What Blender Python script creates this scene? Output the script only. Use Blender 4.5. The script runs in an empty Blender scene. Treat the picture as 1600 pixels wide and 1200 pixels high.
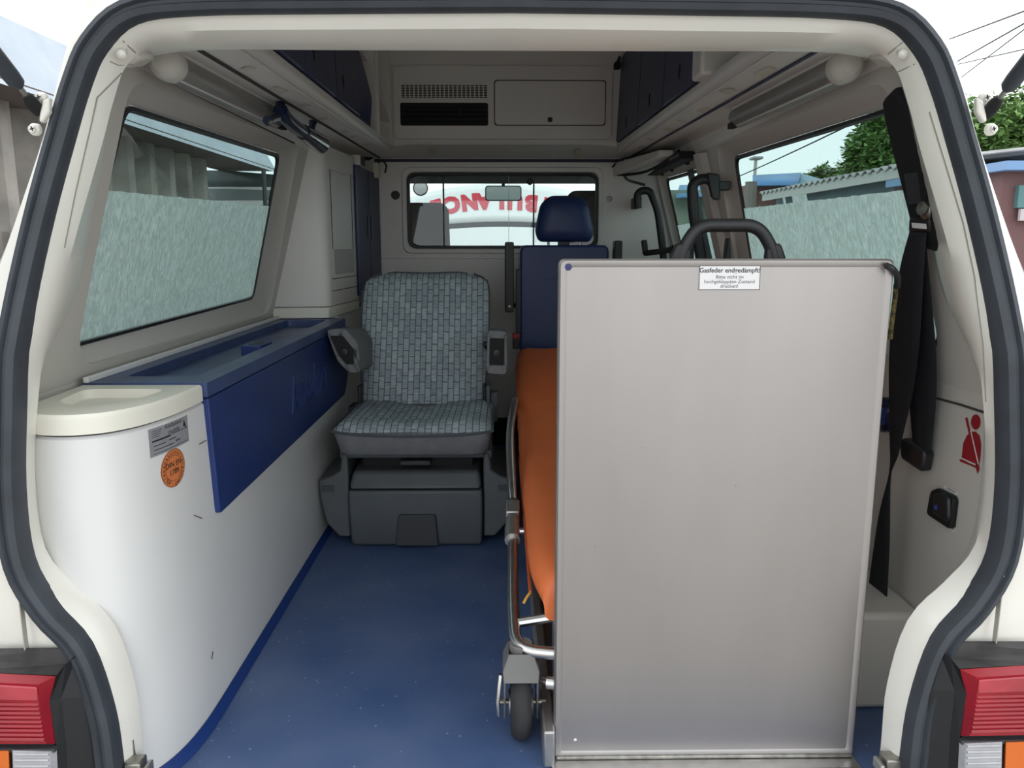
import bpy, bmesh, math, random
from mathutils import Vector, Matrix
random.seed(7)
S = bpy.context.scene
COL = S.collection

# ------------------------------------------------------------------ camera
F = 1220.0
PITCH = math.atan(217 / F)
YAW = math.atan(17 / F * math.cos(PITCH))
CAM = Vector((-0.015, -1.2, 0.97))
FW = Vector((math.sin(YAW) * math.cos(PITCH), math.cos(YAW) * math.cos(PITCH), -math.sin(PITCH)))
RT = Vector((math.cos(YAW), -math.sin(YAW), 0))
UP = RT.cross(FW)
cd = bpy.data.cameras.new('camera')
cam = bpy.data.objects.new('camera', cd)
COL.objects.link(cam)
cd.sensor_width = 36.0
cd.lens = 36.0 * F / 1600.0
cd.clip_start = 0.02
cam.location = CAM
cam.rotation_euler = Matrix((RT, UP, -FW)).transposed().to_euler()
S.camera = cam

# ------------------------------------------------------------------ light: an overcast sky
W = bpy.data.worlds.new('overcast_sky')
S.world = W
W.use_nodes = True
bg = W.node_tree.nodes['Background']
bg.inputs[0].default_value = (0.93, 0.965, 1.0, 1)
bg.inputs[1].default_value = 1.0
S.view_settings.view_transform = 'Standard'
S.view_settings.look = 'None'
S.view_settings.gamma = 1.0
S.view_settings.use_curve_mapping = False
S.view_settings.exposure = 1.08
S.cycles.max_bounces = 10
S.cycles.diffuse_bounces = 6
S.cycles.transparent_max_bounces = 12
S.cycles.sample_clamp_indirect = 6.0


# ------------------------------------------------------------------ pixel -> place
def ray(px, py):
    return FW + RT * ((px - 800) / F) + UP * ((600 - py) / F)

def PY(px, py, Y):
    d = ray(px, py)
    return CAM + d * ((Y - CAM.y) / d.y)

def PZ(px, py, Z):
    d = ray(px, py)
    return CAM + d * ((Z - CAM.z) / d.z)

def PX(px, py, X):
    d = ray(px, py)
    return CAM + d * ((X - CAM.x) / d.x)

def WX(z):
    return 0.864 - max(0.0, z - 0.70) * 0.267

def PW(px, py, s, off=0.0):
    d = ray(px, py)
    t = (0.864 - (CAM.z - 0.7) * 0.267 + off - s * CAM.x) / (s * d.x + 0.267 * d.z)
    p = CAM + d * t
    if p.z < 0.70:
        p = PX(px, py, s * (0.864 + off))
    return p


# ------------------------------------------------------------------ materials
MATS = {}

def mat(name, col, rough=0.5, metal=0.0, var=0.0, vscale=6.0, bump=0.0, bscale=120.0, spec=0.5, coat=0.0,
        stretch=None, sheen=0.0):
    m = bpy.data.materials.new(name)
    m.use_nodes = True
    nt = m.node_tree
    b = nt.nodes['Principled BSDF']
    b.inputs['Base Color'].default_value = (*col, 1)
    b.inputs['Roughness'].default_value = rough
    b.inputs['Metallic'].default_value = metal
    b.inputs['Specular IOR Level'].default_value = spec
    b.inputs['Coat Weight'].default_value = coat
    b.inputs['Sheen Weight'].default_value = sheen
    tc = nt.nodes.new('ShaderNodeTexCoord')
    vec = tc.outputs['Object']
    if stretch:
        mp = nt.nodes.new('ShaderNodeMapping')
        mp.inputs['Scale'].default_value = stretch
        nt.links.new(vec, mp.inputs[0])
        vec = mp.outputs[0]
    if var > 0:
        n = nt.nodes.new('ShaderNodeTexNoise')
        n.inputs['Scale'].default_value = vscale
        n.inputs['Detail'].default_value = 5
        nt.links.new(vec, n.inputs['Vector'])
        r = nt.nodes.new('ShaderNodeValToRGB')
        r.color_ramp.elements[0].position = 0.3
        r.color_ramp.elements[1].position = 0.7
        r.color_ramp.elements[0].color = (*[c * (1 - var) for c in col], 1)
        r.color_ramp.elements[1].color = (*[min(1, c * (1 + var)) for c in col], 1)
        nt.links.new(n.outputs['Fac'], r.inputs[0])
        nt.links.new(r.outputs[0], b.inputs['Base Color'])
    if bump > 0:
        n = nt.nodes.new('ShaderNodeTexNoise')
        n.inputs['Scale'].default_value = bscale
        n.inputs['Detail'].default_value = 3
        nt.links.new(vec, n.inputs['Vector'])
        bp = nt.nodes.new('ShaderNodeBump')
        bp.inputs['Strength'].default_value = bump
        bp.inputs['Distance'].default_value = 0.002
        nt.links.new(n.outputs['Fac'], bp.inputs['Height'])
        nt.links.new(bp.outputs[0], b.inputs['Normal'])
    MATS[name] = m
    return m

M_BODY = mat('cream_paint', (0.80, 0.78, 0.71), 0.28, coat=0.3, var=0.02, vscale=9)
M_TRIM = mat('cream_trim', (0.60, 0.575, 0.525), 0.45, var=0.02, vscale=5, bump=0.04, bscale=300)
M_GRP = mat('grey_white_grp', (0.76, 0.74, 0.70), 0.4, var=0.03, vscale=4)
M_WHITE = mat('cabinet_white', (0.74, 0.74, 0.725), 0.32, var=0.025, vscale=4)
M_CREAMLID = mat('ivory_plastic', (0.80, 0.78, 0.68), 0.35, var=0.02)
M_BLUE = mat('blue_plastic', (0.016, 0.040, 0.17), 0.38, var=0.12, vscale=14, bump=0.08, bscale=260)
M_BLUED = mat('blue_door_laminate', (0.030, 0.040, 0.10), 0.42, var=0.06, vscale=5)
M_BLUEV = mat('blue_vinyl', (0.018, 0.042, 0.15), 0.42, var=0.08, vscale=6, bump=0.1, bscale=350)
M_RUB = mat('seal_rubber', (0.042, 0.050, 0.062), 0.55, var=0.15, vscale=20)
M_BLACK = mat('black_plastic', (0.015, 0.016, 0.018), 0.45)
M_BLACK2 = mat('matt_black', (0.006, 0.0065, 0.008), 0.7)
M_DKBLUE = mat('navy_handle', (0.010, 0.016, 0.055), 0.25)
M_GREYP = mat('grey_seat_plastic', (0.085, 0.097, 0.105), 0.5, var=0.06, vscale=12, bump=0.08, bscale=300)
M_GREYP2 = mat('dark_grey_plastic', (0.05, 0.055, 0.06), 0.5)
M_STEEL = mat('brushed_steel', (0.445, 0.42, 0.405), 0.50, 1.0, var=0.10, vscale=3.0, bump=0.05, bscale=90, stretch=(1, 1, .25))
M_ALU = mat('aluminium', (0.62, 0.61, 0.60), 0.28, 1.0, var=0.08, vscale=40)
M_ALUM = mat('matt_aluminium', (0.48, 0.47, 0.45), 0.5, 1.0, var=0.1, vscale=30)
M_IRON = mat('dull_zinc', (0.36, 0.35, 0.32), 0.45, 1.0, var=0.25, vscale=60)
M_ORANGE = mat('orange_vinyl', (0.80, 0.19, 0.055), 0.5, var=0.05, vscale=8, bump=0.25, bscale=16)
M_TYRE = mat('tyre_rubber', (0.022, 0.022, 0.023), 0.75, var=0.3, vscale=30)
M_WEB = mat('black_webbing', (0.008, 0.009, 0.013), 0.85, bump=0.15, bscale=700)
M_REDST = mat('red_print', (0.30, 0.012, 0.02), 0.5)
M_WHITEST = mat('white_sticker', (0.80, 0.79, 0.79), 0.5)
M_GREYST = mat('silver_sticker', (0.28, 0.28, 0.30), 0.45, var=0.1, vscale=80)
M_ORST = mat('orange_sticker', (0.66, 0.20, 0.065), 0.5, var=0.08, vscale=60)
M_INK = mat('black_ink', (0.02, 0.02, 0.025), 0.6)
M_SCRATCH = mat('bare_chip', (0.72, 0.71, 0.68), 0.6)
M_SEAM = mat('dark_seam', (0.05, 0.047, 0.04), 0.8)
M_GLUE = mat('yellowed_sealant', (0.64, 0.60, 0.51), 0.6)
M_REDLENS = mat('red_lens', (0.30, 0.008, 0.018), 0.3, var=0.15, vscale=15)
M_REDLENS2 = mat('red_lens_upper', (0.42, 0.05, 0.065), 0.3, var=0.25, vscale=12)
M_ORLENS = mat('amber_lens', (0.66, 0.14, 0.012), 0.2, coat=0.4)
M_CLRLENS = mat('clear_lens', (0.42, 0.42, 0.44), 0.25, var=0.1, vscale=40, coat=0.4)
M_DIRTY = mat('dusty_black_trim', (0.045, 0.042, 0.042), 0.6, var=0.6, vscale=16)
M_SEATB = mat('dark_cab_fabric', (0.022, 0.023, 0.027), 0.9)
M_OPAL = mat('opal_cap', (0.62, 0.60, 0.55), 0.3)
M_RED = mat('red_button', (0.35, 0.02, 0.02), 0.4)
M_HOODRED = mat('red_letter_film', (0.62, 0.03, 0.06), 0.4)
M_HOOD = mat('white_bonnet_paint', (0.90, 0.90, 0.90), 0.35)
M_ROPE = mat('yellow_black_cord', (0.10, 0.075, 0.02), 0.8, var=0.9, vscale=120)


def fabric(name, c1, c2, cline):
    """woven upholstery: staggered bricks of two greys with dark vertical lines"""
    m = bpy.data.materials.new(name)
    m.use_nodes = True
    nt = m.node_tree
    b = nt.nodes['Principled BSDF']
    b.inputs['Roughness'].default_value = 0.95
    b.inputs['Specular IOR Level'].default_value = 0.15
    uv = nt.nodes.new('ShaderNodeUVMap')
    mp = nt.nodes.new('ShaderNodeMapping')
    mp.inputs['Rotation'].default_value = (0, 0, math.pi / 2)
    nt.links.new(uv.outputs[0], mp.inputs[0])
    br = nt.nodes.new('ShaderNodeTexBrick')
    br.inputs['Color1'].default_value = (*c1, 1)
    br.inputs['Color2'].default_value = (*c2, 1)
    br.inputs['Mortar'].default_value = (*cline, 1)
    br.inputs['Scale'].default_value = 1.0
    br.inputs['Mortar Size'].default_value = 0.0016
    br.inputs['Brick Width'].default_value = 0.046
    br.inputs['Row Height'].default_value = 0.021
    br.inputs['Bias'].default_value = -0.1
    nt.links.new(mp.outputs[0], br.inputs['Vector'])
    n = nt.nodes.new('ShaderNodeTexNoise')
    n.inputs['Scale'].default_value = 300
    mp2 = nt.nodes.new('ShaderNodeMapping')
    mp2.inputs['Scale'].default_value = (0.12, 1.6, 1)
    nt.links.new(uv.outputs[0], mp2.inputs[0])
    nt.links.new(mp2.outputs[0], n.inputs['Vector'])
    mx = nt.nodes.new('ShaderNodeMixRGB')
    mx.blend_type = 'MULTIPLY'
    mx.inputs[0].default_value = 0.55
    nt.links.new(br.outputs['Color'], mx.inputs[1])
    rr = nt.nodes.new('ShaderNodeValToRGB')
    rr.color_ramp.elements[0].position = 0.35
    rr.color_ramp.elements[0].color = (0.35, 0.38, 0.42, 1)
    rr.color_ramp.elements[1].position = 0.62
    rr.color_ramp.elements[1].color = (1.25, 1.25, 1.25, 1)
    nt.links.new(n.outputs['Fac'], rr.inputs[0])
    nt.links.new(rr.outputs[0], mx.inputs[2])
    nt.links.new(mx.outputs[0], b.inputs['Base Color'])
    bp = nt.nodes.new('ShaderNodeBump')
    bp.inputs['Strength'].default_value = 0.25
    bp.inputs['Distance'].default_value = 0.001
    nt.links.new(n.outputs['Fac'], bp.inputs['Height'])
    nt.links.new(bp.outputs[0], b.inputs['Normal'])
    return m

M_FAB = fabric('grey_blue_woven_fabric', (0.46, 0.52, 0.55), (0.32, 0.375, 0.405), (0.13, 0.16, 0.18))
M_FABP = mat('plain_grey_fabric', (0.20, 0.205, 0.215), 0.95, var=0.1, vscale=30, bump=0.3, bscale=400, spec=0.15)
M_PIPE = mat('seat_piping', (0.07, 0.085, 0.095), 0.8)


def floor_mat():
    m = mat('blue_speckled_vinyl', (0.045, 0.085, 0.215), 0.42)
    nt = m.node_tree
    b = nt.nodes['Principled BSDF']
    tc = nt.nodes.new('ShaderNodeTexCoord')
    n = nt.nodes.new('ShaderNodeTexNoise')
    n.inputs['Scale'].default_value = 4
    n.inputs['Detail'].default_value = 6
    r = nt.nodes.new('ShaderNodeValToRGB')
    r.color_ramp.elements[0].position = 0.32
    r.color_ramp.elements[0].color = (0.050, 0.098, 0.235, 1)
    r.color_ramp.elements[1].position = 0.72
    r.color_ramp.elements[1].color = (0.115, 0.165, 0.30, 1)
    v = nt.nodes.new('ShaderNodeTexVoronoi')
    v.inputs['Scale'].default_value = 34
    r2 = nt.nodes.new('ShaderNodeValToRGB')
    r2.color_ramp.elements[0].position = 0.05
    r2.color_ramp.elements[0].color = (1, 1, 1, 1)
    r2.color_ramp.elements[1].position = 0.10
    r2.color_ramp.elements[1].color = (0, 0, 0, 1)
    mx = nt.nodes.new('ShaderNodeMixRGB')
    mx.inputs[2].default_value = (0.30, 0.36, 0.45, 1)
    nt.links.new(tc.outputs['Object'], n.inputs['Vector'])
    nt.links.new(tc.outputs['Object'], v.inputs['Vector'])
    nt.links.new(n.outputs['Fac'], r.inputs[0])
    nt.links.new(v.outputs['Distance'], r2.inputs[0])
    nt.links.new(r.outputs[0], mx.inputs[1])
    nt.links.new(r2.outputs[0], mx.inputs[0])
    nt.links.new(mx.outputs[0], b.inputs['Base Color'])
    return m

M_FLOOR = floor_mat()


def glass(name, tint, refl=0.035):
    m = bpy.data.materials.new(name)
    m.use_nodes = True
    nt = m.node_tree
    nt.nodes.remove(nt.nodes['Principled BSDF'])
    out = nt.nodes['Material Output']
    t = nt.nodes.new('ShaderNodeBsdfTransparent')
    t.inputs[0].default_value = (*tint, 1)
    g = nt.nodes.new('ShaderNodeBsdfGlossy')
    g.inputs['Roughness'].default_value = 0.02
    mx = nt.nodes.new('ShaderNodeMixShader')
    mx.inputs[0].default_value = refl
    nt.links.new(t.outputs[0], mx.inputs[1])
    nt.links.new(g.outputs[0], mx.inputs[2])
    nt.links.new(mx.outputs[0], out.inputs[0])
    return m

M_GLASS = glass('green_tinted_glass', (0.62, 0.70, 0.685))
M_GLASSCL = glass('clear_window_glass', (0.90, 0.94, 0.93))


def film_mat():
    m = bpy.data.materials.new('frosted_rippled_film')
    m.use_nodes = True
    nt = m.node_tree
    nt.nodes.remove(nt.nodes['Principled BSDF'])
    out = nt.nodes['Material Output']
    tc = nt.nodes.new('ShaderNodeTexCoord')
    mp = nt.nodes.new('ShaderNodeMapping')
    mp.inputs['Scale'].default_value = (1, 46, 20)
    mp.inputs['Rotation'].default_value = (0.35, 0, 0)
    nt.links.new(tc.outputs['Object'], mp.inputs[0])
    n = nt.nodes.new('ShaderNodeTexNoise')
    n.inputs['Scale'].default_value = 1.6
    n.inputs['Detail'].default_value = 4
    n.inputs['Distortion'].default_value = 1.4
    nt.links.new(mp.outputs[0], n.inputs['Vector'])
    r = nt.nodes.new('ShaderNodeValToRGB')
    r.color_ramp.elements[0].position = 0.38
    r.color_ramp.elements[0].color = (0.56, 0.63, 0.60, 1)
    r.color_ramp.elements[1].position = 0.66
    r.color_ramp.elements[1].color = (0.80, 0.88, 0.85, 1)
    nt.links.new(n.outputs['Fac'], r.inputs[0])
    t = nt.nodes.new('ShaderNodeBsdfTranslucent')
    d = nt.nodes.new('ShaderNodeBsdfDiffuse')
    nt.links.new(r.outputs[0], t.inputs[0])
    nt.links.new(r.outputs[0], d.inputs[0])
    bp = nt.nodes.new('ShaderNodeBump')
    bp.inputs['Strength'].default_value = 0.5
    bp.inputs['Distance'].default_value = 0.004
    nt.links.new(n.outputs['Fac'], bp.inputs['Height'])
    nt.links.new(bp.outputs[0], d.inputs['Normal'])
    nt.links.new(bp.outputs[0], t.inputs['Normal'])
    mx = nt.nodes.new('ShaderNodeMixShader')
    mx.inputs[0].default_value = 0.35
    nt.links.new(t.outputs[0], mx.inputs[1])
    nt.links.new(d.outputs[0], mx.inputs[2])
    nt.links.new(mx.outputs[0], out.inputs[0])
    return m

M_FILM = film_mat()


# ------------------------------------------------------------------ mesh building
class B:
    def __init__(self):
        self.v, self.f, self.uv = [], [], None

    def add(self, vs, fs):
        o = len(self.v)
        self.v += [Vector(p) for p in vs]
        self.f += [tuple(i + o for i in f) for f in fs]
        return self

    def box(self, x0, x1, y0, y1, z0, z1):
        vs = [(x, y, z) for z in (z0, z1) for y in (y0, y1) for x in (x0, x1)]
        return self.add(vs, [(0, 2, 3, 1), (4, 5, 7, 6), (0, 1, 5, 4), (2, 6, 7, 3), (0, 4, 6, 2), (1, 3, 7, 5)])

    def hexa(self, bot, top):
        """two quads of points joined to a solid"""
        return self.loft([bot, top], True, True)

    def loft(self, rings, closed=True, caps=False):
        n = len(rings[0])
        o = len(self.v)
        for r in rings:
            self.v += [Vector(p) for p in r]
        m = n if closed else n - 1
        for i in range(len(rings) - 1):
            for j in range(m):
                k = (j + 1) % n
                self.f.append((o + i * n + j, o + i * n + k, o + (i + 1) * n + k, o + (i + 1) * n + j))
        if caps:
            self.f.append(tuple(o + j for j in reversed(range(n))))
            self.f.append(tuple(o + (len(rings) - 1) * n + j for j in range(n)))
        return self

    def tube(self, pts, r, n=10, caps=True, rx=None, upv=(0, 0, 1)):
        """round (or elliptic, rx x r) bar along a path; r may be a list"""
        pts = [Vector(p) for p in pts]
        rings = []
        prev = None
        for i, p in enumerate(pts):
            t = (pts[min(i + 1, len(pts) - 1)] - pts[max(i - 1, 0)]).normalized()
            if prev is None:
                a = Vector(upv).cross(t)
                if a.length < 1e-3:
                    a = Vector((1, 0, 0)).cross(t)
            else:
                a = prev - t * prev.dot(t)
            a.normalize()
            prev = a
            b = t.cross(a)
            ri = r[i] if isinstance(r, (list, tuple)) else r
            rr = rx if rx else ri
            rings.append([p + a * (math.cos(2 * math.pi * k / n) * rr) + b * (math.sin(2 * math.pi * k / n) * ri) for k in range(n)])
        return self.loft(rings, True, caps)

    def bar(self, pts, w, h, upv=(0, 0, 1)):
        """rectangular bar along a path: w sideways, h along upv"""
        pts = [Vector(p) for p in pts]
        rings = []
        for i, p in enumerate(pts):
            t = (pts[min(i + 1, len(pts) - 1)] - pts[max(i - 1, 0)]).normalized()
            a = Vector(upv).cross(t).normalized()
            b = t.cross(a)
            rings.append([p + a * (sx * w / 2) + b * (sy * h / 2) for sx, sy in ((-1, -1), (1, -1), (1, 1), (-1, 1))])
        return self.loft(rings, True, True)

    def prism(self, poly, vec):
        """solid from a planar outline of 3D points, extruded by vec"""
        vec = Vector(vec)
        a = [Vector(p) for p in poly]
        return self.loft([a, [p + vec for p in a]], True, True)

    def disc(self, c, nrm, r, depth, n=20, r2=None):
        c = Vector(c)
        nrm = Vector(nrm).normalized()
        return self.tube([c, c + nrm * depth], [r, r2 if r2 else r], n)

    def lathe(self, c, axis, prof, n=24):
        """prof: (radius, distance along axis)"""
        c = Vector(c)
        ax = Vector(axis).normalized()
        a = ax.orthogonal().normalized()
        b = ax.cross(a)
        rings = [[c + ax * h + (a * math.cos(2 * math.pi * k / n) + b * math.sin(2 * math.pi * k / n)) * max(r, 1e-4) for k in range(n)] for r, h in prof]
        return self.loft(rings, True, True)

    def holed(self, outer, holes, fn):
        """flat sheet, with one hole if given, outlines in (u, v); fn maps (u, v) to 3D"""
        if not holes:
            return self.add([fn(u, v) for u, v in outer], [tuple(range(len(outer)))])
        hole = holes[0]
        c = Vector((sum(p[0] for p in hole) / len(hole), sum(p[1] for p in hole) / len(hole)))
        def cast(poly, a):
            d = Vector((math.cos(a), math.sin(a)))
            best = None
            for k in range(len(poly)):
                p, q = Vector(poly[k]) - c, Vector(poly[(k + 1) % len(poly)]) - c
                e = q - p
                den = d.x * e.y - d.y * e.x
                if abs(den) < 1e-12:
                    continue
                t = (p.x * e.y - p.y * e.x) / den
                w = (p.x * d.y - p.y * d.x) / den
                if t > 1e-9 and -1e-6 <= w <= 1 + 1e-6 and (best is None or t < best):
                    best = t
            return c + d * best
        angs = sorted({round(math.atan2(p[1] - c.y, p[0] - c.x), 7) for p in list(outer) + list(hole)})
        A = [fn(*cast(outer, a)) for a in angs]
        H = [fn(*cast(hole, a)) for a in angs]
        return self.loft([A, H], True)

    def sheet(self, fn, nu, nv):
        o = len(self.v)
        for j in range(nv + 1):
            for i in range(nu + 1):
                self.v.append(Vector(fn(i / nu, j / nv)))
        for j in range(nv):
            for i in range(nu):
                a = o + j * (nu + 1) + i
                self.f.append((a, a + 1, a + nu + 2, a + nu + 1))
        return self

    def build(self, name, m, parent=None, smooth=None, bevel=0, seg=2, uvfn=None, solid=0, subsurf=0, weld=False):
        off = parent_world(parent) if parent else Vector((0, 0, 0))
        me = bpy.data.meshes.new(name)
        me.from_pydata([tuple(p - off) for p in self.v], [], self.f)
        if uvfn:
            l = me.uv_layers.new(name='UVMap')
            for lp in me.loops:
                l.data[lp.index].uv = uvfn(self.v[lp.vertex_index])
        bm = bmesh.new()
        bm.from_mesh(me)
        if weld:
            bmesh.ops.remove_doubles(bm, verts=bm.verts, dist=1e-5)
        bmesh.ops.recalc_face_normals(bm, faces=bm.faces)
        bm.to_mesh(me)
        bm.free()
        me.materials.append(m)
        ob = bpy.data.objects.new(name, me)
        COL.objects.link(ob)
        if parent:
            ob.parent = parent
        if solid:
            md = ob.modifiers.new('thickness', 'SOLIDIFY')
            md.thickness = abs(solid)
            md.offset = -1 if solid > 0 else 1
        if bevel:
            md = ob.modifiers.new('bevel', 'BEVEL')
            md.width = bevel
            md.segments = seg
            md.limit_method = 'ANGLE'
            md.angle_limit = math.radians(35)
        if subsurf:
            md = ob.modifiers.new('subdivision', 'SUBSURF')
            md.levels = md.render_levels = subsurf
        if smooth is None:
            smooth = True
        if smooth:
            ang = math.radians(35)
            for p in me.polygons:
                p.use_smooth = True
            if not subsurf:
                try:
                    me.set_sharp_from_angle(angle=ang)
                except Exception:
                    pass
        return ob


def parent_world(p):
    v = Vector((0, 0, 0))
    while p is not None:
        v += p.location
        p = p.parent
    return v

def tag(o, label=None, cat=None, group=None, kind=None):
    if label:
        o['label'] = label
    if cat:
        o['category'] = cat
    if group:
        o['group'] = group
    if kind:
        o['kind'] = kind
    return o

def thing(name, loc, label, cat, group=None):
    o = bpy.data.objects.new(name, None)
    o.empty_display_size = 0.05
    COL.objects.link(o)
    o.location = loc
    return tag(o, label, cat, group)

def struct(o):
    o['kind'] = 'structure'
    return o

def rpoly(pts, r, n=5):
    """2D outline with rounded corners; r number or list"""
    out = []
    N = len(pts)
    for i in range(N):
        p = Vector(pts[i])
        a = (Vector(pts[i - 1]) - p)
        b = (Vector(pts[(i + 1) % N]) - p)
        ri = r[i] if isinstance(r, (list, tuple)) else r
        ri = min(ri, a.length * .49, b.length * .49)
        a.normalize()
        b.normalize()
        p0, p1 = p + a * ri, p + b * ri
        for k in range(n + 1):
            t = k / n
            q = p0 * (1 - t) ** 2 + p * 2 * t * (1 - t) + p1 * t * t
            out.append((q.x, q.y))
    return out

def rect(x0, x1, z0, z1):
    return [(x0, z0), (x1, z0), (x1, z1), (x0, z1)]

def catmull(pts, k):
    out = []
    n = len(pts)
    P = [Vector(p) for p in pts]
    for i in range(n - 1):
        p0, p1, p2, p3 = P[max(i - 1, 0)], P[i], P[i + 1], P[min(i + 2, n - 1)]
        for j in range(k):
            t = j / k
            out.append(0.5 * ((2 * p1) + (p2 - p0) * t + (2 * p0 - 5 * p1 + 4 * p2 - p3) * t * t + (3 * p1 - p0 - 3 * p2 + p3) * t ** 3))
    out.append(P[-1])
    return out

def fillet(pts, r, n=6):
    """3D path with rounded corners"""
    P = [Vector(p) for p in pts]
    out = [P[0]]
    for i in range(1, len(P) - 1):
        a, b = P[i - 1] - P[i], P[i + 1] - P[i]
        ri = min(r, a.length * .49, b.length * .49)
        p0, p1 = P[i] + a.normalized() * ri, P[i] + b.normalized() * ri
        for k in range(n + 1):
            t = k / n
            out.append(p0 * (1 - t) ** 2 + P[i] * 2 * t * (1 - t) + p1 * t * t)
    out.append(P[-1])
    return out

_txt = {}
def text(name, s, size, m, parent, fn, depth=0.0, align='CENTER', bold=0.0, italic=0.0, sx=1.0):
    """lettering laid on a surface: fn(u, v, w) maps the flat letters to 3D"""
    cu = bpy.data.curves.new('lettering', 'FONT')
    cu.body = s
    cu.size = size
    cu.align_x = align
    cu.align_y = 'CENTER'
    cu.offset = bold
    cu.shear = italic
    cu.extrude = depth
    cu.resolution_u = 3
    tmp = bpy.data.objects.new('lettering', cu)
    COL.objects.link(tmp)
    dg = bpy.context.evaluated_depsgraph_get()
    me = bpy.data.meshes.new_from_object(tmp.evaluated_get(dg))
    bpy.data.objects.remove(tmp)
    b = B()
    b.v = [Vector(fn(v.co.x * sx, v.co.y, v.co.z)) for v in me.vertices]
    b.f = [tuple(p.vertices) for p in me.polygons]
    bpy.data.meshes.remove(me)
    return b.build(name, m, parent, smooth=False)


# =================================================================== SETTING: the vehicle shell
def join_y(z):
    t = min(1, max(0, (z - 0.70) / 0.2))
    return 0.18 + 0.11 * t

YP = 2.55                                   # partition to the cab
def yr(z):
    return 0.25 * max(0.0, z - 0.80)

# aperture outline, half, from the middle of the header down to the sill
HALF = [(0, 1.357), (.30, 1.354), (.510, 1.350), (.611, 1.335), (.665, 1.284), (.690, 1.222), (.712, 1.136), (.740, 1.017),
        (.766, .88), (.786, .733), (.803, .588), (.801, .465), (.766, .382), (.717, .314), (.692, .204), (.687, .102), (.686, -.05)]
SILH = [(0, 1.42), (.32, 1.42), (.55, 1.41), (.655, 1.38), (.712, 1.315), (.731, 1.24), (.752, 1.136), (.79, 1.017),
        (.84, .88), (.88, .733), (.905, .588), (.915, .465), (.92, .382), (.92, .314), (.92, .204), (.92, .102), (.92, -.05)]
FLD = [.050, .050, .048, .040, .032, .034, .036, .034, .028, .014, .010, .013, .030, .036, .034, .030, .028]
HP = catmull(HALF, 4)
SP = catmull(SILH, 4)
FD = [v[0] for v in catmull([(f, 0) for f in FLD], 4)]
JN = []
for i, (x, z) in enumerate(HALF):
    if i <= 2:
        JN.append((x, 0.235, 1.302))
    elif i == 3:
        JN.append((.62, 0.27, 1.302))
    elif i == 4:
        JN.append((.694, 0.30, 1.29))
    else:
        JN.append((WX(z), join_y(z), z))
JP = catmull(JN, 4)
def full(lst, f=lambda p: (-p[0], *p[1:])):
    lst = [tuple(p) for p in lst]
    return [(q[0] + .006, *q[1:]) for q in [f(p) for p in reversed(lst[1:])] + lst]
APN = []
for i, p in enumerate(HP):
    t = (Vector(HP[min(i + 1, len(HP) - 1)]) - Vector(HP[max(i - 1, 0)]))
    t.normalize()
    APN.append(Vector((-t.y, t.x)))          # outward normal
def ring(d, dy):
    out = []
    for i, p in enumerate(HP):
        dd = d[i] if isinstance(d, list) else d
        q = Vector(p) + APN[i] * dd
        if i == 0:
            q.x = 0
        out.append((q.x, yr(p.y) + dy, q.y))
    return full(out)

# rear body frame -> wall_rear
b = B()
ringJ = full(JP)
ringSil = full([(s.x, yr(s.y) + 0.03, s.y) for s in SP])
ringSil2 = full([(s.x + (0.006 if s.x > .1 else 0), yr(s.y) + 0.12, s.y) for s in SP])
ringSil3 = full([(s.x + (0.006 if s.x > .1 else 0), 0.29, s.y) for s in SP])
mid = [tuple((Vector(a) * .35 + Vector(c) * .65)) for a, c in zip(ring(.016, .0), ringSil)]
mid = [(p[0], p[1] - .012, p[2]) for p in mid]
b.loft([ringJ, ring([-f for f in FD], .055), ring([-f * .75 for f in FD], .022), ring(-.010, .004), ring(.016, 0.0), mid, ringSil, ringSil2, ringSil3], False)
wall_rear = struct(b.build('wall_rear', M_BODY, smooth=True))

# the rubber seal running round the opening
b = B()
prof = [(-.017, .020), (-.019, -.004), (-.015, -.016), (-.006, -.020), (-.0025, -.014), (.0025, -.014), (.006, -.021), (.014, -.018), (.018, -.006), (.017, .020)]
b.loft([ring(d, y) for d, y in prof], False)
b.build('door_seal', M_RUB, wall_rear)
# vent slot in the hidden edge of the left sill, panel seams of the rear corners
for s in (-1, 1):
    b = B()
    xs_ = PY(1563 if s > 0 else 31, 940, -.012).x
    b.box(xs_ - .0007, xs_ + .0007, -.0145, -.004, .315, .44)
    b.build('panel_seam', mat('soft_seam', (.42, .40, .36), .7), wall_rear)

# ---- floor, with its upturned blue edge along the bench
b = B()
b.box(-.90, .90, -.02, YP, -.05, 0)
floor = struct(b.build('floor', M_FLOOR))
b = B()
FOOT = [(-.614, 1.80), (-.614, .33), (-.616, .25), (-.624, .18), (-.641, .12), (-.670, .075), (-.705, .056), (-.735, .052), (-.765, .056), (-.80, .072)]
def foot_path(off=0.0, k=4):
    pts = [Vector((x, y)) for x, y in FOOT]
    out = [pts[0]] + catmull(FOOT[1:], k)
    res = []
    for i, p in enumerate(out):
        t = (out[min(i + 1, len(out) - 1)] - out[max(i - 1, 0)]).normalized()
        n = Vector((-t.y, t.x))              # pointing to the aisle
        res.append(p + n * off)
    return res
cove = B()
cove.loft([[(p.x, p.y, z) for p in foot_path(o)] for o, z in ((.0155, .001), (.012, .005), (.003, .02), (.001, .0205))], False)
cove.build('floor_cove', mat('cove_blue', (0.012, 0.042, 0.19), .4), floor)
b = B()
b.box(-.92, .92, -.06, .0, -.16, -.02)
b.build('sill', M_BLACK2, floor)

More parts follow.
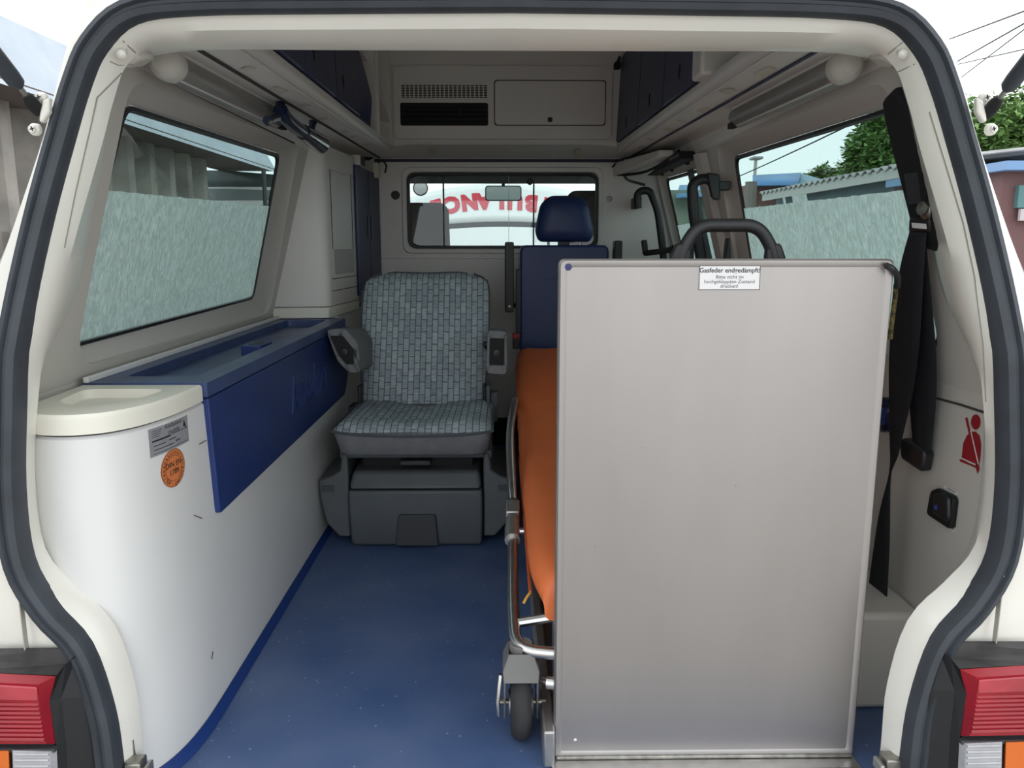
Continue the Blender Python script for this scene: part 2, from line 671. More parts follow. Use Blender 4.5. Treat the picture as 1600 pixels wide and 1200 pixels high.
# ---- side walls with window openings
GL = [(.345, .765), (1.512, .785), (1.472, 1.266), (.405, 1.243)]
HL = [(.325, .728), (1.655, .724), (1.568, 1.308), (.354, 1.278)]
GR = [(.345, .765), (1.50, .785), (1.425, 1.256), (.385, 1.238)]
HR = [(.305, .728), (1.60, .724), (1.505, 1.296), (.335, 1.276)]
DW = [(1.80, .80), (2.47, .80), (2.475, 1.272), (1.79, 1.258)]
DH = [(1.765, .76), (2.505, .76), (2.51, 1.300), (1.755, 1.290)]
def near_edge():
    zs = [0, .3, .5, .70, .75, .80, .85, .90, 1.0, 1.1, 1.2, 1.29]
    return [(join_y(z) - .045, z) for z in zs]
def make_wall(name, s, holes, glasses, split=None):
    ne = near_edge()
    ends = [YP] if split is None else [split, YP]
    hs = [rpoly(h, [.10, .07, .05, .06], 6) for h in holes]
    b = B()
    for k, h in enumerate(hs):
        if k == 0:
            outer = [p for p in ne if p[1] >= .70] + [(.30, 1.302), (ends[0], 1.302), (ends[0], .7)]
        else:
            outer = [(ends[k - 1], .7), (ends[k - 1], 1.302), (ends[k], 1.302), (ends[k], .7)]
        b.holed(outer, [h], lambda u, v: (s * WX(v), u, v))
    b.add([(s * .864, join_y(0) - .045, 0), (s * .864, YP, 0), (s * .864, YP, .70), (s * .864, join_y(.7) - .045, .70)], [(0, 1, 2, 3)])
    gs = [rpoly(g, .035, 6) for g in glasses]
    for h, g in zip(hs, gs):
        mids = [((a[0] * .55 + c[0] * .45), (a[1] * .55 + c[1] * .45)) for a, c in zip(h, g)]
        b.loft([[(s * WX(v), u, v) for u, v in h], [(s * (WX(v) + .010), u * .93 + c[0] * .07, v * .93 + c[1] * .07) for (u, v), c in zip(h, g)],
                [(s * (WX(v) + .022), u, v) for u, v in mids], [(s * (WX(v) + .032), u, v) for u, v in g]], True)
    return struct(b.build(name, M_TRIM))
wall_left = make_wall('wall_left', -1, [HL], [GL])
wall_right = make_wall('wall_right', 1, [HR, DH], [GR, DW], 1.69)

def make_window(name, s, g, film_z=None, label=None):
    go = rpoly(g, .035, 6)
    c = Vector((sum(p[0] for p in g) / 4, sum(p[1] for p in g) / 4))
    def inset(k):
        return [(u + (c.x - u) * k / abs(c.x - g[0][0]), v + (c.y - v) * k / abs(c.y - g[0][1])) for u, v in go]
    gi = inset(.014)
    b = B()
    for (ring_, o) in ((go, .030),):
        pass
    b.loft([[(s * (WX(v) + .034), u, v) for u, v in go], [(s * (WX(v) + .026), u, v) for u, v in inset(.002)],
            [(s * (WX(v) + .026), u, v) for u, v in inset(.010)], [(s * (WX(v) + .034), u, v) for u, v in gi]], True)
    win = struct(b.build(name, M_BLACK))
    b = B()
    b.holed(gi, [], lambda u, v: (s * (WX(v) + .033), u, v))
    b.build('glass', M_GLASS, win, solid=.003)
    if film_z:
        # frosted film stuck to the inside, its upper edge cut a little unevenly
        def edge_y(side, z):
            A = (g[0], g[3]) if side == 0 else (g[1], g[2])
            t = (z - A[0][1]) / (A[1][1] - A[0][1])
            return A[0][0] + (A[1][0] - A[0][0]) * t + (.016 if side == 0 else -.016)
        za, zb = film_z[0], film_z[1]
        notch = film_z[2] if len(film_z) > 2 else []
        ts = [k / 40 for k in range(41)]
        for (ya, yb, dz) in notch:
            ts += [ya, ya + .0005, yb - .0005, yb]
        ts.sort()
        cols = []
        for t in ts:
            top = za + (zb - za) * t + random.uniform(-.0012, .0012)
            for (ya, yb, dz) in notch:
                if ya < t < yb:
                    top += dz
            low = g[0][1] + .013 + (g[1][1] - g[0][1]) * t
            col = []
            for r in range(4):
                z = low + (top - low) * r / 3
                col.append((edge_y(0, z) + (edge_y(1, z) - edge_y(0, z)) * t, z))
            cols.append(col)
        b = B()
        b.loft([[(s * (WX(v) + .0285), u, v) for u, v in c] for c in cols], False)
        b.build('frosted_film', M_FILM, win, smooth=False)
    return win
window_1 = make_window('window_1', -1, GL, (1.077, 1.098))
window_2 = make_window('window_2', 1, GR, (1.078, 1.090, [(.48, .58, .018), (.63, .65, .022)]))
window_3 = make_window('window_3', 1, DW, (1.065, 1.06))
b = B()
b.bar([(WX(.80) + .012, 1.96, .80), (WX(1.262) + .012, 1.95, 1.262)], .018, .03, (0, 1, 0))
b.build('sliding_bar', M_GREYP2, window_3)

# near trim strip lines on the right and left rear quarter: shallow seams
for s, pts in ((1, [(1463, 622), (1500, 632), (1543, 646)]), ):
    b = B()
    b.bar([PW(px, py, s, -.001) for px, py in pts], .004, .003, (1, 0, 0))
    b.build('trim_seam', M_SEAM, wall_right)

# ---- the raised column between the two right windows
b = B()
def colx(z):
    return WX(z)
rings = []
for z in (.02, .5, .70, 1.0, 1.29):
    x = WX(z)
    rings.append([(x + .004, 1.625, z), (x - .022, 1.645, z), (x - .028, 1.67, z), (x - .028, 1.71, z), (x - .020, 1.735, z), (x + .004, 1.75, z)])
b.loft(rings, False)
b.build('door_pillar', M_TRIM, wall_right)

# ---- ceiling: side ledges, upper sides and high roof
CP = [(.704, 1.302), (.694, 1.335), (.668, 1.347), (.58, 1.340), (.572, 1.341), (.515, 1.350), (.510, 1.354), (.502, 1.360), (.496, 1.372), (.496, 1.384),
      (.600, 1.384), (.615, 1.40), (.605, 1.70), (.57, 1.79), (.50, 1.845), (.35, 1.875), (0, 1.885)]
def zo(y):
    return -.019 + .018 * y                  # the ledges climb a little towards the cab
b = B()
prof = [(x, z) for x, z in CP] + [(-x, z) for x, z in reversed(CP[:-1])]
b.loft([[(x, y, z + (zo(y) if 1.303 < z < 1.65 else 0)) for x, z in prof] for y in (.24, .8, 1.4, 2.0, YP)], False)
b.add([(x, .24, z) for x, z in prof[9:-9]] + [(-.484, .24, 1.305), (.484, .24, 1.305)], [tuple(range(len(prof[9:-9]) + 2))])
b.add([(.484, .24, 1.305), (.484, .24, 1.372), (.70, .24, 1.372), (.70, .24, 1.305)], [(0, 1, 2, 3)])
b.add([(-.484, .24, 1.305), (-.484, .24, 1.372), (-.70, .24, 1.372), (-.70, .24, 1.305)], [(0, 1, 2, 3)])
ceiling = struct(b.build('ceiling', M_GRP))
for s in (-1, 1):
    b = B()
    b.bar([(s * .574, y, 1.3395 + zo(y)) for y in (.25, 1.2, YP - .02)], .007, .006)
    b.build('ledge_seam', M_SEAM if s < 0 else mat('ledge_blue_seam', (.018, .018, .07), .5), ceiling)
    b = B()
    b.tube([(s * .513, .25, 1.349 + zo(.25)), (s * .513, YP - .2, 1.349 + zo(YP - .2))], .0035, 8)
    b.build('ledge_bead', M_GRP, ceiling)
    # patches of old sealant under the ledge
    for k in range(7):
        y = .55 + k * .24 + random.uniform(-.05, .05)
        w = random.uniform(.03, .10)
        b = B()
        x0 = s * random.uniform(.53, .55)
        b.add([(x0, y, 1.3445 + zo(y)), (x0 + s * .022, y + .01, 1.341 + zo(y)), (x0 + s * .018, y + w, 1.3416 + zo(y)), (x0 - s * .008, y + w * .8, 1.3455 + zo(y))], [(0, 1, 2, 3)])
        b.build('sealant_patch', M_GLUE, ceiling, smooth=False)

# ---- partition to the cab: wall_front with a window
def fx(px, py, Y=YP):
    p = PY(px, py, Y)
    return (p.x, p.z)
W0, W1 = fx(638, 388), fx(935, 270)
PWIN = rect(W0[0], W1[0], W0[1], W1[1])
PHOLE = rpoly(PWIN, .045, 6)
b = B()
b.holed([(-.88, 0), (.88, 0), (.88, .7), (.72, 1.30), (.6, 1.37), (-.6, 1.37), (-.72, 1.30), (-.88, .7)], [PHOLE], lambda u, v: (u, YP, v))
b.loft([[(u, YP, v) for u, v in PHOLE], [(u, YP + .03, v) for u, v in PHOLE]], True)
wall_front = struct(b.build('wall_front', M_GRP, smooth=False))
# moulded frame round the window
def grow(p, k):
    cx, cz = (W0[0] + W1[0]) / 2, (W0[1] + W1[1]) / 2
    return [(u + (k if u > cx else -k), v + (k if v > cz else -k)) for u, v in p]
b = B()
b.loft([[(u, YP + .001, v) for u, v in grow(PHOLE, .026)], [(u, YP - .008, v) for u, v in grow(PHOLE, .021)], [(u, YP - .008, v) for u, v in grow(PHOLE, .004)],
        [(u, YP + .002, v) for u, v in grow(PHOLE, 0)]], True)
b.build('window_frame', M_GRP, wall_front)
b = B()
b.loft([[(u, YP + .002, v) for u, v in grow(PHOLE, .002)], [(u, YP - .005, v) for u, v in grow(PHOLE, -.002)], [(u, YP - .005, v) for u, v in grow(PHOLE, -.010)],
        [(u, YP + .012, v) for u, v in grow(PHOLE, -.013)]], True)
window_4 = struct(b.build('window_4', M_BLACK))
xs = [W0[0] + .008, fx(693, 330)[0], fx(834, 330)[0], W1[0] - .008]
zz = (W0[1] + .008, W1[1] - .008)
for k in range(3):
    b = B()
    yy = YP + (.012 if k == 1 else .018)
    b.box(xs[k], xs[k + 1], yy, yy + .004, *zz)
    b.build('glass_pane', M_GLASSCL, window_4, smooth=False)
for px, w, m in ((693, .007, M_BLACK), (795, .0018, M_ALUM), (834, .007, M_GREYP2)):
    x = fx(px, 330)[0]
    b = B()
    b.box(x - w / 2, x + w / 2, YP + .006, YP + .024, *zz)
    b.build('glazing_bar', m, window_4)
b = B()
p = PY(828, 284, YP)
b.lathe((p.x, YP + .012, p.z), (0, -1, 0), [(.012, 0), (.0145, .004), (.0145, .01), (.010, .016), (0, .016)])
b.build('latch_knob', M_BLACK, window_4)
# caps and screws on the partition
p = PY(618, 305, YP)
b = B()
b.lathe((p.x, YP + .001, p.z), (0, -1, 0), [(.020, 0), (.0205, .003), (.018, .006), (0, .007)])
b.build('round_cap', M_BLACK, wall_front)
p = PY(952, 311, YP)
b = B()
b.lathe((p.x, YP + .001, p.z), (0, -1, 0), [(.014, 0), (.014, .004), (.010, .005), (.009, .003), (.005, .003), (.004, .008), (0, .008)])
b.build('screw_boss', M_IRON, wall_front)
p = PY(753, 400, YP)
b = B()
b.disc((p.x, YP + .001, p.z), (0, -1, 0), .004, .004, 10)
b.build('screw_head', M_IRON, wall_front)
# horizontal crease below the window and the blue strip above it
b = B()
b.box(-.60, .66, YP - .004, YP, fx(753, 404)[1] - .002, fx(753, 404)[1] + .002)
b.build('panel_crease', M_GRP, wall_front, bevel=.0015)
b = B()
z = fx(780, 251)[1]
b.box(-.60, .555, YP - .012, YP, z - .007, z + .006)
b.build('blue_strip', mat('strip_indigo', (.012, .010, .045), .5), wall_front)
b = B()
b.box(-.66, .86, YP - .012, YP, 0, .135)
b.build('black_base_strip', M_BLACK2, wall_front)  # black strip along the foot of the partition

# ---- upper bulkhead over the partition (ventilation panel) -> trim_1
YB = 2.36
def bx(px, py, Y=YB):
    p = PY(px, py, Y)
    return (p.x, p.z)
zl = bx(780, 221)[1]
b = B()
b.add([(-.60, YB, 1.88), (.60, YB, 1.88), (.60, YB, zl), (-.60, YB, zl)], [(0, 1, 2, 3)])
# curved lower lip sloping back to the partition
zb = fx(780, 247)[1]
lip = []
for k in range(33):
    t = -1 + 2 * k / 32
    x = t * .56
    dip = .020 * max(0, (abs(t) - .72) / .28) ** 1.5
    lip.append((x, dip))
b.loft([[(x, YB, zl) for x, d in lip], [(x, YB + .01, zl - .012 - d) for x, d in lip], [(x, YB + .05, zl - .02 - d * 1.6) for x, d in lip],
        [(x, YP, zb) for x, d in lip]], False)
trim_1 = struct(b.build('trim_1', M_GRP))
a0, a1 = bx(617, 217), bx(957, 104)
pan = rpoly(rect(a0[0], a1[0], a0[1], a1[1]), .028, 5)
holeV = rpoly(rect(bx(626, 197)[0], bx(763, 197)[0], bx(690, 197)[1], bx(690, 161)[1]), .010, 4)
b = B()
b.holed(pan, [holeV], lambda u, v: (u, YB - .010, v))
b.loft([[(u, YB + .001, v) for u, v in pan], [(u, YB - .010, v) for u, v in pan]], True)
b.loft([[(u, YB - .010, v) for u, v in holeV], [(u, YB + .03, v) for u, v in holeV]], True)
air = b.build('air_panel', M_GRP, trim_1, bevel=.003)
b = B()
b.tube([(u, YB - .001, v) for u, v in pan + pan[:1]], .0022, 6, caps=False)
b.build('panel_edge_shade', mat('edge_shade_grey', (.38, .36, .32), .7), trim_1)  # faint edge shade of the raised panel, put in as a grey line
b = B()
b.box(holeV[0][0] - .02, bx(763, 197)[0] + .005, YB - .001, YB + .03, bx(690, 199)[1], bx(690, 159)[1])
outl = b.build('air_outlet', M_BLACK2, trim_1)
xo0, xo1 = bx(630, 180)[0], bx(760, 180)[0]
zo0, zo1 = bx(690, 194)[1], bx(690, 164)[1]
for k in range(4):
    z = zo0 + (zo1 - zo0) * (k + .5) / 4
    b = B()
    b.add([(xo0, YB - .006, z - .004), (xo1, YB - .006, z - .004), (xo1, YB + .002, z + .006), (xo0, YB + .002, z + .006)], [(0, 1, 2, 3)])
    b.build('louvre', M_BLACK, trim_1, solid=.0015, smooth=False)
b = B()
xk = bx(718, 180)[0]
b.box(xk - .003, xk + .003, YB - .013, YB - .002, bx(718, 183)[1], bx(718, 168)[1])
b.build('louvre_lever', M_BLACK, trim_1)
# pierced grille: dark openings set between the bars
gx0, gx1 = bx(627, 145)[0], bx(762, 145)[0]
gz0, gz1 = bx(690, 154)[1], bx(690, 133)[1]
b = B()
for i in range(20):
    for j in range(8):
        x0 = gx0 + (gx1 - gx0) * (i + .14) / 20
        x1 = gx0 + (gx1 - gx0) * (i + .86) / 20
        z0 = gz0 + (gz1 - gz0) * (j + .2) / 8
        z1 = gz0 + (gz1 - gz0) * (j + .8) / 8
        b.box(x0, x1, YB - .0108, YB - .0095, z0, z1)
b.build('grille_slot', M_BLACK2, trim_1, smooth=False)['kind'] = 'stuff'
h0, h1 = bx(772, 197), bx(947, 126)
hp = rpoly(rect(h0[0], h1[0], h0[1], h1[1]), .016, 5)
b = B()
b.loft([[(u, YB - .0095, v) for u, v in grow(hp, 0)], [(u, YB - .0105, v) for u, v in hp]], True, True)
b.prism([(u, YB - .0100, v) for u, v in hp], (0, -.0012, 0))
b.build('hatch_gap', M_SEAM, trim_1)
ch = Vector(((h0[0] + h1[0]) / 2, (h0[1] + h1[1]) / 2))
hp2 = [(u + (-.004 if u > ch.x else .004), v + (-.004 if v > ch.y else .004)) for u, v in hp]
b = B()
b.prism([(u, YB - .010, v) for u, v in hp2], (0, -.006, 0))
hatch = b.build('hatch', M_GRP, trim_1, bevel=.002)
p = bx(859, 188)
b = B()
b.lathe((p[0], YB - .015, p[1]), (0, -1, 0), [(.011, 0), (.011, .004), (.008, .006), (0, .006)])
b.build('hatch_knob', M_BLACK, hatch)
for px, py in ((676, 233), (904, 239)):
    q = PY(px, py, YB + .06)
    b = B()
    b.lathe((q.x, q.y + .004, q.z), (0, -.5, -.35), [(.019, -.012), (.019, .004), (.015, .007), (0, .008)])
    b.build('plug_cap', mat('yellowed_cap', (.40, .37, .27), .5), trim_1)

# ---- cab beyond the partition (its shell): walls, roof and windscreen
b = B()
for s in (-1, 1):
    b.add([(s * .86, YP + .03, .2), (s * .86, 4.3, .2), (s * .84, 4.3, .82), (s * .86, YP + .03, .82)], [(0, 1, 2, 3)])
    b.add([(s * .86, YP + .03, .82), (s * .86, YP + .4, .82), (s * .66, YP + .4, 1.38), (s * .70, YP + .03, 1.40)], [(0, 1, 2, 3)])
    b.add([(s * .80, 4.22, .82), (s * .86, 4.15, .82), (s * .68, 3.50, 1.40), (s * .60, 3.52, 1.40)], [(0, 1, 2, 3)])
b.add([(-.72, YP + .03, 1.385), (.72, YP + .03, 1.385), (.66, 3.52, 1.345), (-.66, 3.52, 1.345)], [(0, 1, 2, 3)])
b.add([(-.86, YP + .03, .2), (.86, YP + .03, .2), (.86, 4.3, .2), (-.86, 4.3, .2)], [(0, 1, 2, 3)])
b.add([(-.80, 3.75, .80), (.80, 3.75, .80), (.80, 4.35, .86), (-.80, 4.35, .86)], [(0, 1, 2, 3)])
b.add([(-.80, 3.75, .80), (.80, 3.75, .80), (.80, 3.80, .2), (-.80, 3.80, .2)], [(0, 1, 2, 3)])
wall_cab = struct(b.build('wall_cab', M_SEATB, smooth=False, solid=.02))
b = B()
b.add([(-.78, 4.22, .85), (.78, 4.22, .85), (.62, 3.53, 1.35), (-.62, 3.53, 1.35)], [(0, 1, 2, 3)])
window_5 = struct(b.build('window_5', M_GLASSCL, smooth=False, solid=.004))
# outer skin of the high roof, so that daylight enters by glass and tailgate only
b = B()
prof = [(.715, 1.302), (.70, 1.39), (.665, 1.72), (.60, 1.86), (.40, 1.92), (0, 1.935)]
prof = prof + [(-x, z) for x, z in reversed(prof[:-1])]
b.loft([[(x, y, z) for x, z in prof] for y in (.20, 2.62)], False, False)
for y in (.20, 2.62):
    b.add([(x, y, z) for x, z in prof], [tuple(range(len(prof)))]) if y > 1 else b.add([(x, y, z) for x, z in prof] + [(-.715, y, 1.36), (.715, y, 1.36)][:0] + [(-.60, y, 1.36), (.60, y, 1.36)], [tuple(range(len(prof) + 2))])
roof = struct(b.build('trim_2', M_BODY))

# =================================================================== FURNITURE
# ---- white bench along the left wall with rounded rear end
bench = thing('storage_bench', (-.72, .9, 0), 'long white storage bench with rounded end along the wall below the frosted window', 'bench')
b = B()
fp = foot_path(0)
outer = [(p.x, p.y) for p in fp] + [(-.85, .21), (-.855, .6), (-.855, 1.80)]
b.loft([[(x, y, z) for x, y in outer] for z in (.0, .62, .655)] + [[(p.x, p.y, .661) for p in foot_path(-.006)] + [(-.85, .21, .661), (-.855, .6, .661), (-.855, 1.80, .661)]], True, False)
b.build('bench_body', M_WHITE, bench)
# corner scuffs
# ivory end lid with a tray recess
lidp = [(p.x, p.y) for p in foot_path(.004) if p.y < .36] + [(-.835, .10), (-.846, .335)]
lidp[0] = (lidp[0][0], .335)
tray = rpoly([(-.655, .285), (-.675, .150), (-.735, .115), (-.800, .16), (-.815, .285)], .03, 4)
b = B()
lidc = Vector((sum(p[0] for p in lidp) / len(lidp), sum(p[1] for p in lidp) / len(lidp)))
lidi = [(lidc.x + (u - lidc.x) * .965, lidc.y + (v - lidc.y) * .965) for u, v in lidp]
lidm = [(lidc.x + (u - lidc.x) * .99, lidc.y + (v - lidc.y) * .99) for u, v in lidp]
b.holed(lidi, [tray], lambda u, v: (u, v, .698))
b.loft([[(u, v, .698) for u, v in lidi], [(u, v, .6955) for u, v in lidm], [(u, v, .690) for u, v in lidp], [(u, v, .664) for u, v in lidp]], True)
b.loft([[(u, v, .698) for u, v in tray], [(u * .96 - .028, v * .92 + .014, .682) for u, v in tray]], True)
b.holed([(u * .96 - .028, v * .92 + .014) for u, v in tray], [], lambda u, v: (u, v, .682))
b.build('end_lid', M_CREAMLID, bench)
b = B()
b.loft([[(u, v, .6645) for u, v in lidp], [(u, v, .655) for u, v in [(p.x, p.y) for p in foot_path(-.006) if p.y < .36] + [(-.835, .11), (-.846, .335)]]] if False else
       [[(p.x, p.y, z) for p in foot_path(-.004) if p.y < .36] for z in (.665, .660)], False)
b.build('lid_gap', M_SEAM, bench)
b = B()   # slot above the sill
b.prism([PZ(184, 985, .27), PZ(189, 990, .26), PZ(196, 1052, .20)], (0, .002, -.001))
b.build('side_slot', M_BLACK2, bench)
for (px, py, ex, ey) in ((304, 805, 316, 810), (322, 688, 312, 694), (333, 1018, 331, 1030)):
    a, c = PX(px, py, -.612), PX(ex, ey, -.612)
    b = B()
    b.bar([a, c], .0012, .0014, (1, 0, 0))
    b.build('scuff_mark', M_SEAM, bench)

# blue chest built on the bench
chest = thing('blue_chest', (-.72, 1.0, .415), 'blue plastic storage chest with embossed lettering built into the white bench', 'chest')
X0 = -.603
face = rpoly([(.345, .667), (.368, .417), (1.69, .417), (1.765, .475), (1.765, .667)], [.004, .01, .02, .02, .004], 4)
b = B()
b.prism([(X0, u, v) for u, v in face], (-.02, 0, 0))
b.build('chest_front', M_BLUE, chest, bevel=.004)
rimo = [(X0 + .002, .338), (X0 + .002, 1.735), (-.846, 1.735), (-.846, .338)]
rimi = rpoly([(X0 - .050, .42), (X0 - .050, 1.66), (-.80, 1.66), (-.80, .42)], .02, 4)
def lidmap(z):
    return lambda u, v: (u, v, z)
b = B()
b.holed(rimo, [rimi], lidmap(.700))
b.loft([[(u, v, .700) for u, v in rimo], [(u, v, .671) for u, v in rimo]], True)
b.loft([[(u, v, .700) for u, v in rimi], [(u, v, .678) for u, v in rimi]], True)
b.holed(rimi, [], lidmap(.678))
M_BLUELID = mat('worn_blue_lid', (0.045, 0.075, 0.19), 0.36, var=0.3, vscale=9)
b.build('chest_lid', M_BLUELID, chest)
b = B()
b.box(-.846, -.835, .338, 1.735, .70, .712)
b.build('hinge_strip', M_WHITE, chest, bevel=.002)
q = PZ(406, 541, .695)
b = B()
b.box(q.x - .035, q.x + .018, q.y - .055, q.y + .055, .676, .704)
lt = b.build('latch', M_BLUE, chest, bevel=.004)
b = B()
b.box(q.x - .022, q.x + .008, q.y - .035, q.y + .040, .7005, .7055)
b.build('latch_grip', M_BLACK, lt, bevel=.002)
A0 = PX(425, 655, X0)
text('embossed_lettering', 'Ambuliner', .155, M_BLUE, chest, lambda u, v, w: (X0 + .0015 + w, 1.18 + u, .548 + v * 1.0), depth=.002, sx=.70, bold=-.002)

# stickers follow the bench's curved end
fpp = foot_path(.0, 8)
acc = [0.0]
for i in range(1, len(fpp)):
    acc.append(acc[-1] + (fpp[i] - fpp[i - 1]).length)
def foot_at(sv):
    for i in range(1, len(acc)):
        if acc[i] >= sv or i == len(acc) - 1:
            t = (sv - acc[i - 1]) / (acc[i] - acc[i - 1])
            p = fpp[i - 1].lerp(fpp[i], t)
            tg = (fpp[i] - fpp[i - 1]).normalized()
            return p, Vector((-tg.y, tg.x))
def foot_hit(px, py):
    best = None
    d = ray(px, py)
    for k in range(len(acc) * 12):
        sv = acc[1] * .5 + (acc[-1] - acc[1] * .5) * k / (len(acc) * 12)
        p, n = foot_at(sv)
        t = (p.x - CAM.x) / d.x
        e = abs(CAM.y + d.y * t - p.y)
        if best is None or e < best[0]:
            best = (e, sv, CAM.z + d.z * t)
    return best[1], best[2]
def on_foot(s0, z0, lift):
    def fn(u, v, w=0):
        p, n = foot_at(s0 - u)       # u grows to the aisle side
        q = p + n * (lift + w)
        return (q.x, q.y, z0 + v)
    return fn
s0, z0 = foot_hit(267, 681)
rating = thing('rating_plate', (*on_foot(s0, z0, .001)(0, 0)[:2], z0), 'silver grey rating sticker with logo on the bench end above the orange seal', 'sticker')
fn = on_foot(s0, z0, .0008)
sa, za = foot_hit(238, 690)
sb, zb2 = foot_hit(296, 668)
hw, hh = abs(sa - sb) / 2, .0255
z0 -= .001
b = B()
b.sheet(lambda u, v: fn((u * 2 - 1) * hw, (v * 2 - 1) * hh), 10, 2)
b.build('sticker_face', M_GREYST, rating, smooth=False, solid=-.0004)
fn2 = on_foot(s0, z0, .0015)
text('printed_name', 'Ambulanz\nmobile', .0118, M_INK, rating, lambda u, v, w: fn2(u + .008, v + .0155, w), italic=.2, sx=hw / .05)
b = B()
for (u0, u1, v, t) in ((-.9, -.05, .004, .0016), (-.02, .95, .006, .0006), (-.85, -.3, -.008, .0007), (-.15, .2, -.006, .0009), (-.85, .1, -.018, .0007), (.2, .45, -.015, .001),
                       (-.9, .9, -.027, .0005), (-.9, -.45, .028, .0005), (-.9, -.5, .023, .0005), (-.9, -.5, .018, .0005), (-.9, -.55, .013, .0005)):
    b.sheet(lambda a, c: fn2((u0 + (u1 - u0) * a) * hw, v * .75 + (c - .5) * 2 * t), 6, 1)
b.build('printed_rule', M_INK, rating, smooth=False)
b = B()
for (du, k) in ((0, 1.0), (.004, .55)):
    b.add([fn2(hw * .76 - .005 * k + du, .0085 - du * .7), fn2(hw * .76 + .005 * k + du, .0085 - du * .7), fn2(hw * .76 + du, .0085 + .014 * k - du * .7)], [(0, 1, 2)])
b.build('triangle_logo', M_INK, rating, smooth=False)

s1, z1 = foot_hit(271, 731)
seal = thing('inspection_seal', (*on_foot(s1, z1, .001)(0, 0)[:2], z1), 'round orange inspection sticker with black print on the bench end', 'sticker')
fn = on_foot(s1, z1, .0008)
sa, _ = foot_hit(252, 731)
sb, _ = foot_hit(290, 731)
ra = abs(sa - sb) / 2
rz = .036
kx = ra / rz
b = B()
N = 40
b.add([fn(0, 0)] + [fn(ra * math.cos(2 * math.pi * k / N), rz * math.sin(2 * math.pi * k / N)) for k in range(N)], [(0, 1 + k, 1 + (k + 1) % N) for k in range(N)])
b.build('sticker_face', M_ORST, seal, smooth=False)
fn3 = on_foot(s1, z1, .0015)
b = B()
for r in (.0235, .0345):
    b.loft([[fn3(kx * rr * math.cos(2 * math.pi * k / N), rr * math.sin(2 * math.pi * k / N)) for k in range(N)] for rr in (r, r + .0006)], True)
b.build('printed_ring', M_INK, seal, smooth=False)
text('printed_text', 'DIN EN\n1789', .0145, M_INK, seal, lambda u, v, w: fn3(u * kx, v, w))
def arc_text(s, r, a0, a1, size, flip=False):
    for i, chh in enumerate(s):
        if chh == ' ':
            continue
        a = math.radians(a0 + (a1 - a0) * i / (len(s) - 1))
        rot = a - math.pi / 2 if not flip else a + math.pi / 2
        def f(u, v, w, a=a, rot=rot):
            x = r * math.cos(a) + u * math.cos(rot) - v * math.sin(rot)
            y = r * math.sin(a) + u * math.sin(rot) + v * math.cos(rot)
            return fn3(x * kx, y, w)
        text('printed_letter', chh, size, M_INK, seal, f)
arc_text('Innenausstattung', .0292, 205, -15, .0095)
arc_text('TÜV - geprüft', .0290, 218, 330, .0095, True)

# ---- closet column at the far end of the bench
closet = thing('tall_closet', (-.75, 2.1, .70), 'tall cream closet with blue folding doors between bench and partition', 'closet')
def cx(y):
    return -.652 + (y - 1.72) * .085
b = B()
rings = []
for z, e in ((.745, 0), (1.0, 0), (1.325, .004)):
    rings.append([(-WX(z) - .0, 1.70, z), (cx(1.72) - .03, 1.715, z), (cx(1.72) - .012, 1.72, z), (cx(1.72) - .002, 1.732, z), (cx(1.75), 1.75, z), (cx(2.12), 2.12, z), (cx(2.12) - .03, 2.125, z),
                  (cx(2.12) - .03, YP, z), (-WX(z), YP, z)])
b.loft(rings, True, True)
b.build('closet_body', M_GRP, closet)
b = B()
b.loft([[(-WX(.72), 1.695, z), (cx(1.72) - .03, 1.708, z), (cx(1.72) - .004, 1.718, z), (cx(1.75) + .003, 1.75, z), (cx(2.12) + .003, 2.12, z), (cx(2.12) - .03, 2.13, z), (-WX(.72), 2.13, z)] for z in (.702, .742)], True, True)
b.build('closet_base', M_CREAMLID, closet, bevel=.003)
# base below, behind the captain seat
b = B()
b.box(-.86, cx(1.9) - .004, 1.80, YP - .005, 0, .70)
b.build('lower_body', M_GRP, closet)
zt, zbm = 1.30, .70
xd = lambda y: cx(y) + .004
for (ya, yb) in ((2.14, 2.33), (2.335, 2.53)):
    b = B()
    b.hexa([(xd(ya), ya, .78), (xd(yb), yb, .78), (xd(yb) - .022, yb, .78), (xd(ya) - .022, ya, .78)],
           [(xd(ya), ya, 1.292), (xd(yb), yb, 1.292), (xd(yb) - .022, yb, 1.292), (xd(ya) - .022, ya, 1.292)])
    d = b.build('folding_door', M_BLUED, closet, bevel=.003)
    ym = yb - .025 if ya < 2.2 else ya + .025
    b = B()
    b.box(xd(ym) + .000, xd(ym) + .006, ym - .006, ym + .006, 1.0, 1.10)
    b.build('door_pull', mat('pull_grey', (.10, .11, .17), .35), d, bevel=.002)
b = B()
b.hexa([(xd(2.10) + .004, 2.10, .76), (xd(2.142) + .004, 2.142, .76), (xd(2.142) - .02, 2.142, .76), (xd(2.10) - .0, 2.10, .76)],
       [(xd(2.10) + .004, 2.10, 1.295), (xd(2.142) + .004, 2.142, 1.295), (xd(2.142) - .02, 2.142, 1.295), (xd(2.10) - .0, 2.10, 1.295)])
b.build('door_post', mat('post_blue', (.012, .028, .14), .35), closet, bevel=.003)
